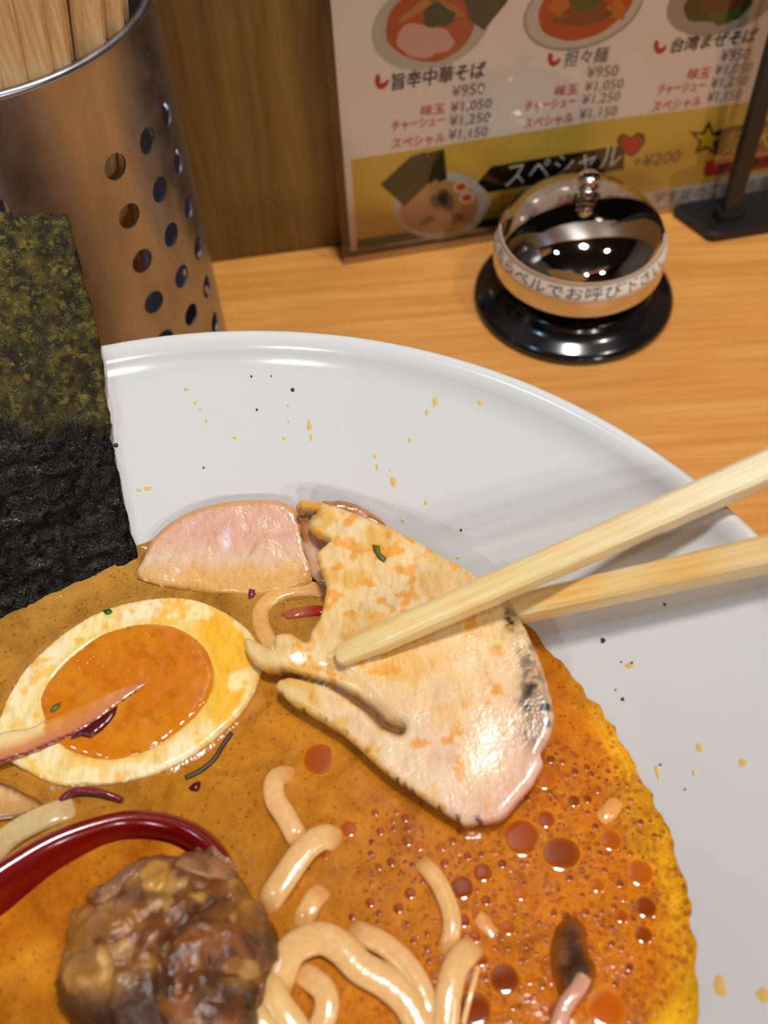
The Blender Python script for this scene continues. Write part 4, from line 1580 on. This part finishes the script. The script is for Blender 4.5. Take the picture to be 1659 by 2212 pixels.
def printed(name, pts2, layer, c, fan=None):
    P = np.asarray(pts2, float)
    V = mw(P, layer)
    n = len(V)
    f = tuple(range(n))
    a = sum(P[i, 0] * P[(i + 1) % n, 1] - P[(i + 1) % n, 0] * P[i, 1] for i in range(n))
    if a < 0: f = f[::-1]
    return build(name, V, [f], ink(c), menu, smooth=False)


def ppoly(name, px, layer, c, smooth=0):
    q = catmull(px, smooth, True) if smooth else px
    return printed(name, [mp(*p) for p in q], layer, c)


def pell(name, cx, cy, a, b, rot, layer, c, wob=0, seed=0):
    g = np.random.default_rng(seed)
    ph = g.random(4) * 6
    pts = []
    for t in np.linspace(0, 2 * PI, 49)[:-1]:
        k = 1 + wob * (math.sin(3 * t + ph[0]) + .6 * math.sin(5 * t + ph[1]) + .4 * math.sin(9 * t + ph[2]))
        x, y = a * k * math.cos(t), b * k * math.sin(t)
        pts.append((cx + x * math.cos(rot) - y * math.sin(rot), cy + x * math.sin(rot) + y * math.cos(rot)))
    return ppoly(name, pts, layer, c)


def ptext(body, p0, p1, hpx, c, bold=0.012, shear=0.12, layer=7):
    a, b = mp(*p0), mp(*p1)
    top = mp(p0[0], p0[1] - hpx)
    P, Fx = text_mesh(body, bold, shear)
    lo, hi = P.min(0), P.max(0)
    W = np.linalg.norm(b - a)
    H = np.linalg.norm(top - a)
    d = (b - a) / W
    nrm = np.array([-d[1], d[0]])
    Q = a + ((P[:, :1] - lo[0]) / (hi[0] - lo[0]) * W) * d + ((P[:, 1:2] - lo[1]) / (hi[1] - lo[1]) * H) * nrm
    return mw(Q, layer), Fx


RED, BLK, GRY = (205, 62, 60), (38, 34, 32), (120, 106, 104)
texts = {BLK: [], RED: [], GRY: [], (236, 230, 226): [], (214, 178, 30): [], (90, 20, 16): [], (110, 98, 96): []}


def T_(c, *a, **k):
    texts[c].append(ptext(*a, **k) if 'x' not in k else None)


for title, p0, p1, h in (('旨辛中華そば', (846, 194), (1048, 166), 38), ('担々麺', (1216, 143), (1311, 132), 34), ('台湾まぜそば', (1446, 113), (1630, 90), 32)):
    texts[BLK].append(ptext(title, p0, p1, h, BLK, .0 if '麺' in title else .02, .1))
price = ['¥950', '¥1,050', '¥1,250', '¥1,150']
words = ['', '味玉', 'チャーシュー', 'スペシャル']
cols_ = [
    ([((975, 208), (1045, 200)), ((972, 244), (1060, 234)), ((970, 274), (1057, 264)), ((968, 304), (1051, 295))], [None, ((907, 249), (960, 243)), ((846, 283), (960, 268)), ((845, 321), (960, 307))]),
    ([((1265, 168), (1332, 162)), ((1260, 200), (1343, 192)), ((1255, 228), (1336, 219)), ((1248, 260), (1329, 251))], [None, ((1196, 207), (1245, 201)), ((1132, 241), (1241, 228)), ((1129, 278), (1236, 264))]),
    ([((1553, 132), (1615, 127)), ((1540, 164), (1619, 157)), ((1531, 193), (1609, 185)), ((1523, 223), (1595, 216))], [None, ((1481, 171), (1530, 166)), ((1418, 205), (1519, 194)), ((1405, 242), (1511, 229))])]
for pr, wd in cols_:
    for k in range(4):
        texts[GRY].append(ptext(price[k], pr[k][0], pr[k][1], 25, GRY, .0, .05))
        if wd[k]:
            texts[RED].append(ptext(words[k], wd[k][0], wd[k][1], 23, RED, .012, .1))
# chilli marks
for (cx, cy, s) in ((824, 176, 1.0), (1196, 128, .9), (1425, 101, .9)):
    sh = [(-13, -14), (-8, -17), (-3, -12), (-4, -2), (0, 3), (8, -1), (15, -6), (14, 4), (6, 13), (-3, 16), (-11, 11), (-15, 0)]
    ppoly('chilli_mark', [(cx + x * s, cy + y * s) for x, y in sh], 3, (190, 26, 22), 2)
# yellow panel and strips
ppoly('yellow_panel', [(758, 344), (1300, 258.5), (1625, 219), (1700, 210), (1700, 372), (1376, 420), (1100, 464), (770, 517)], 1, (226, 188, 78))
ppoly('black_strip', [(770, 517), (1100, 464), (1376, 420), (1390, 440), (1100, 483), (771, 539)], 1, (22, 18, 16))
ppoly('white_strip', [(1372, 417), (1700, 366), (1700, 407), (1378, 453)], 2, (222, 210, 208))
# printed ramen bowl with seaweed on the yellow panel
pell('printed_bowl', 953, 442, 104, 72, -.12, 2, (214, 206, 202))
pell('printed_soup', 948, 446, 86, 56, -.12, 3, (206, 158, 96))
ppoly('printed_seaweed', [(821, 397), (886, 337), (918, 326), (950, 382), (922, 398), (873, 444)], 4, (58, 52, 20))
ppoly('printed_seaweed', [(922, 328), (958, 320), (965, 386), (945, 392)], 5, (50, 48, 18))
pell('printed_meat', 905, 462, 34, 26, .2, 4, (212, 154, 122), .08, 1)
pell('printed_meat', 950, 478, 48, 20, -.2, 4, (214, 164, 128), .08, 2)
pell('printed_meat', 1000, 465, 28, 20, -.5, 4, (208, 150, 116), .08, 3)
pell('printed_greens', 955, 430, 26, 20, 0, 5, (134, 110, 96), .15, 4)
pell('printed_greens', 957, 427, 11, 14, 0, 6, (70, 62, 50), .12, 5)
for (x, y) in ((995, 402), (1008, 425)):
    pell('printed_egg', x, y, 17, 13, -.3, 4, (236, 220, 196))
    pell('printed_yolk', x, y, 11, 8, -.3, 5, (222, 92, 22))
# banner, heart, star
ppoly('banner', [(1031, 393), (1061, 358), (1349, 311), (1346, 364), (1053, 415)], 3, (20, 17, 15))
texts[(236, 230, 226)].append(ptext('スペシャル', (1090, 405), (1338, 358), 50, None, .0, .12))
heart = [(1362, 333), (1340, 312), (1339, 298), (1350, 291), (1362, 298), (1374, 289), (1386, 294), (1385, 310)]
hc = np.array([1362, 311])
ppoly('heart', [tuple(hc + (np.array(p) - hc) * 1.2) for p in heart], 4, (30, 18, 16), 3)
ppoly('heart', heart, 5, (196, 10, 40), 3)
texts[(110, 98, 96)].append(ptext('+¥200', (1364, 362), (1466, 347), 26, None, .0, .1))
star = [(1527 + (42 if k % 2 == 0 else 19) * math.sin(k * PI / 5 + .1), 300 - (42 if k % 2 == 0 else 19) * math.cos(k * PI / 5 + .1)) for k in range(10)]
sc_ = np.array([1527, 300])
ppoly('black_pill', [(1543, 292), (1562, 276), (1700, 256), (1700, 318), (1560, 336), (1545, 325)], 3, (24, 20, 14), 2)
ppoly('star', star, 4, (30, 24, 14))
ppoly('star', [tuple(sc_ + (np.array(p) - sc_) * .68) for p in star], 5, (222, 184, 40))
texts[(214, 178, 30)].append(ptext('麺大盛', (1553, 334), (1722, 312), 48, None, .0, .05))
ppoly('red_pill', [(1519, 370), (1523, 352), (1540, 344), (1720, 316), (1720, 350), (1540, 378), (1524, 380)], 3, (196, 66, 28), 2)
texts[(90, 20, 16)].append(ptext('学生様限定', (1545, 372), (1700, 347), 22, None, .01, 0))
texts[(110, 98, 96)].append(ptext('学生証のご提示お願い', (1408, 440), (1690, 397), 24, None, .0, .05))
texts[RED].append(ptext('チャーシュー', (1078, 434), (1160, 421), 15, None, .01, .05))
texts[RED].append(ptext('メンマ', (1078, 456), (1118, 450), 15, None, .01, .05))
for c_, lst in texts.items():
    if lst:
        for v_, f_ in lst:
            build('lettering', v_, f_, ink(c_), menu, smooth=False)
# printed bowls along the top
pell('printed_bowl', 930, 52, 132, 94, -.35, 2, (198, 188, 178))
pell('printed_soup', 930, 50, 98, 80, -.35, 3, (188, 76, 22), .02, 7)
pell('printed_meat', 915, 86, 62, 36, .05, 4, (222, 170, 156), .07, 8)
pell('printed_bamboo', 905, 14, 55, 9, -.6, 5, (196, 134, 48), .05, 9)
pell('printed_bamboo', 960, 10, 50, 9, .5, 5, (186, 126, 44), .05, 10)
pell('printed_greens', 945, 32, 34, 26, 0, 6, (34, 56, 22), .12, 11)
ppoly('printed_seaweed', [(1044, 64), (1012, 40), (1000, -10), (1085, -20), (1096, 0)], 6, (60, 58, 20))
pell('printed_bowl', 1260, 16, 136, 84, -.38, 2, (168, 156, 148))
pell('printed_bowl', 1261, 13, 132, 80, -.38, 3, (212, 200, 192))
pell('printed_soup', 1263, 12, 108, 66, -.38, 4, (196, 72, 18), .02, 12)
pell('printed_mince', 1262, 28, 60, 26, -.2, 5, (140, 66, 22), .12, 13)
pell('printed_mince', 1330, 20, 22, 20, -.2, 5, (206, 116, 40), .15, 14)
pell('printed_mince', 1210, 12, 24, 22, -.2, 5, (206, 112, 40), .15, 15)
pell('printed_greens', 1262, 6, 32, 16, 0, 6, (84, 88, 34), .1, 16)
pell('printed_bowl', 1562, -4, 128, 72, -.35, 2, (172, 160, 152))
pell('printed_greens', 1552, 2, 76, 46, -.25, 3, (48, 62, 26), .06, 17)
pell('printed_greens', 1565, 30, 40, 18, -.3, 4, (56, 84, 32), .1, 18)
pell('printed_mince', 1568, -2, 60, 22, -.3, 5, (96, 52, 24), .1, 19)


def sleeve_mat():
    k = NT('clear_sleeve')
    g = k.n('ShaderNodeBsdfGlossy')
    g.inputs['Roughness'].default_value = .05
    t = k.n('ShaderNodeBsdfTransparent')
    t.inputs[0].default_value = (.96, .95, .92, 1)
    lw = k.n('ShaderNodeFresnel')
    lw.inputs['IOR'].default_value = 1.4
    mx = k.n('ShaderNodeMixShader')
    k.link(lw.outputs[0], mx.inputs[0])
    k.link(t.outputs[0], mx.inputs[1])
    k.link(g.outputs[0], mx.inputs[2])
    k.link(mx.outputs[0], k.t.nodes['Material Output'].inputs['Surface'])
    return k.m


V, F = obox(MO + MS * (MW / 2 - .8) + MU * (MH / 2 - .9) + MN * 1.0, MS, MU, MN, MW / 2 + .8, MH / 2 + .0, .12, 1.5)
build('clear_sleeve', V, F, sleeve_mat(), menu, smooth=False)
# folded lower edge of the sleeve
V, F = obox(MO + MS * (MW / 2 - .8) + MU * .6 + MN * .6, MS, MU, MN, MW / 2 + .8, 1.4, .6, .5)
build('sleeve_edge', V, F, plain('sleeve_edge_plastic', lin(176, 132, 78), .3), menu, smooth=False)

# ------------------------------------------------------------------ black stand in front of the menu
sp = at(1572, 470, 4.0)
sx, sy = MS, MNW
stand = thing('sign_stand', (sp[0], sp[1], 0), 'black upright stand with a flat base in front of the menu right of the bell', 'stand')
fl = at(1524, 526, 0.0)
bc = fl + sx * 42 + sy * 10.0
# plate with rounded front corners and sloped left side
pl = []
w2, d2 = 42, 10.2
for (cx, cy, r, a0_) in ((w2 - 4, -d2 + 4, 4, -90), (w2 - 2, d2 - 2, 2, 0), (-w2 - 4, d2 - 2, 2, 90), (-w2 + 4, -d2 + 4, 4, 180)):
    for k in range(5):
        a = math.radians(a0_ + 22.5 * k)
        pl.append((cx + r * math.cos(a), cy + r * math.sin(a)))
n = len(pl)
V, F = [], []
for s, zz in ((1, 0), (1, 3.2), (.97, 4.2)):
    for x, y in pl:
        V.append(bc + sx * x * s + sy * y * s + ZUP * zz)
for k in range(2):
    for i in range(n):
        j = (i + 1) % n
        F.append((k * n + i, k * n + j, (k + 1) * n + j, (k + 1) * n + i))
F += [tuple(range(n - 1, -1, -1)), tuple(2 * n + i for i in range(n))]
build('base_plate', V, F, M_black_matte, stand, smooth=False)
V, F = obox(np.array([sp[0], sp[1], 4.2 + 90]), sx, sy, ZUP, 3.4, 1.8, 90, .6)
build('pole', V, F, M_black_matte, stand, smooth=False)
V, F = obox(np.array([sp[0], sp[1], 4.2 + 2]), sx, sy, ZUP, 5.4, 3.2, 2.4, 1)
build('socket', V, F, M_black_matte, stand, smooth=False)

# ceiling lamp housings: rings round the downlights, drums round the added, unseen fill spots
WHERE = {'ceiling_downlight_key': 'black ring of the ceiling downlight straight above the bowl', 'ceiling_downlight_right': 'black ring of the ceiling downlight above the right end of the counter',
         'ceiling_downlight_left': 'black ring of the ceiling downlight above the left end of the counter', 'fill_spot_front': 'black drum of the added fill light in the middle of the far ceiling',
         'fill_spot_left': 'black drum of the added fill light on the left of the far ceiling', 'fill_spot_right': 'black drum of the added fill light on the right of the far ceiling'}
for o in [o for o in list(COL.objects) if o.type == 'LIGHT']:
    x, y, zl = o.location.x / MM, o.location.y / MM, o.location.z / MM
    r = o.data.size / 2 / MM
    if 'downlight' in o.name:
        t = build('downlight_ring', *lathe([(r + 2, CEIL - 14), (r + 14, CEIL - 14), (r + 16, CEIL - 10), (r + 16, CEIL), (r + 2, CEIL), (r + 2, CEIL - 14)], x, y, 32), M_black_matte)
    else:
        v, f = lathe([(0, 8), (r + 3, 8), (r + 3, -6), (r + 8, -6), (r + 8, 40), (r - 20, 60), (0, 60)], 0, 0, 32)
        R = np.array(o.rotation_euler.to_matrix())
        v2, f2 = lathe([(9, 0), (9, CEIL - zl - 20), (0, CEIL - zl - 20)], 0, 0, 12)
        t = build('fill_spot_drum', *merge([(v @ R.T + np.array([x, y, zl]), f), (v2 + np.array([x, y, zl + 20]) + R[:, 2] * 30, f2)]), M_black_matte)
    tag(t, WHERE[o.name], 'lamp', 'ceiling lamps')
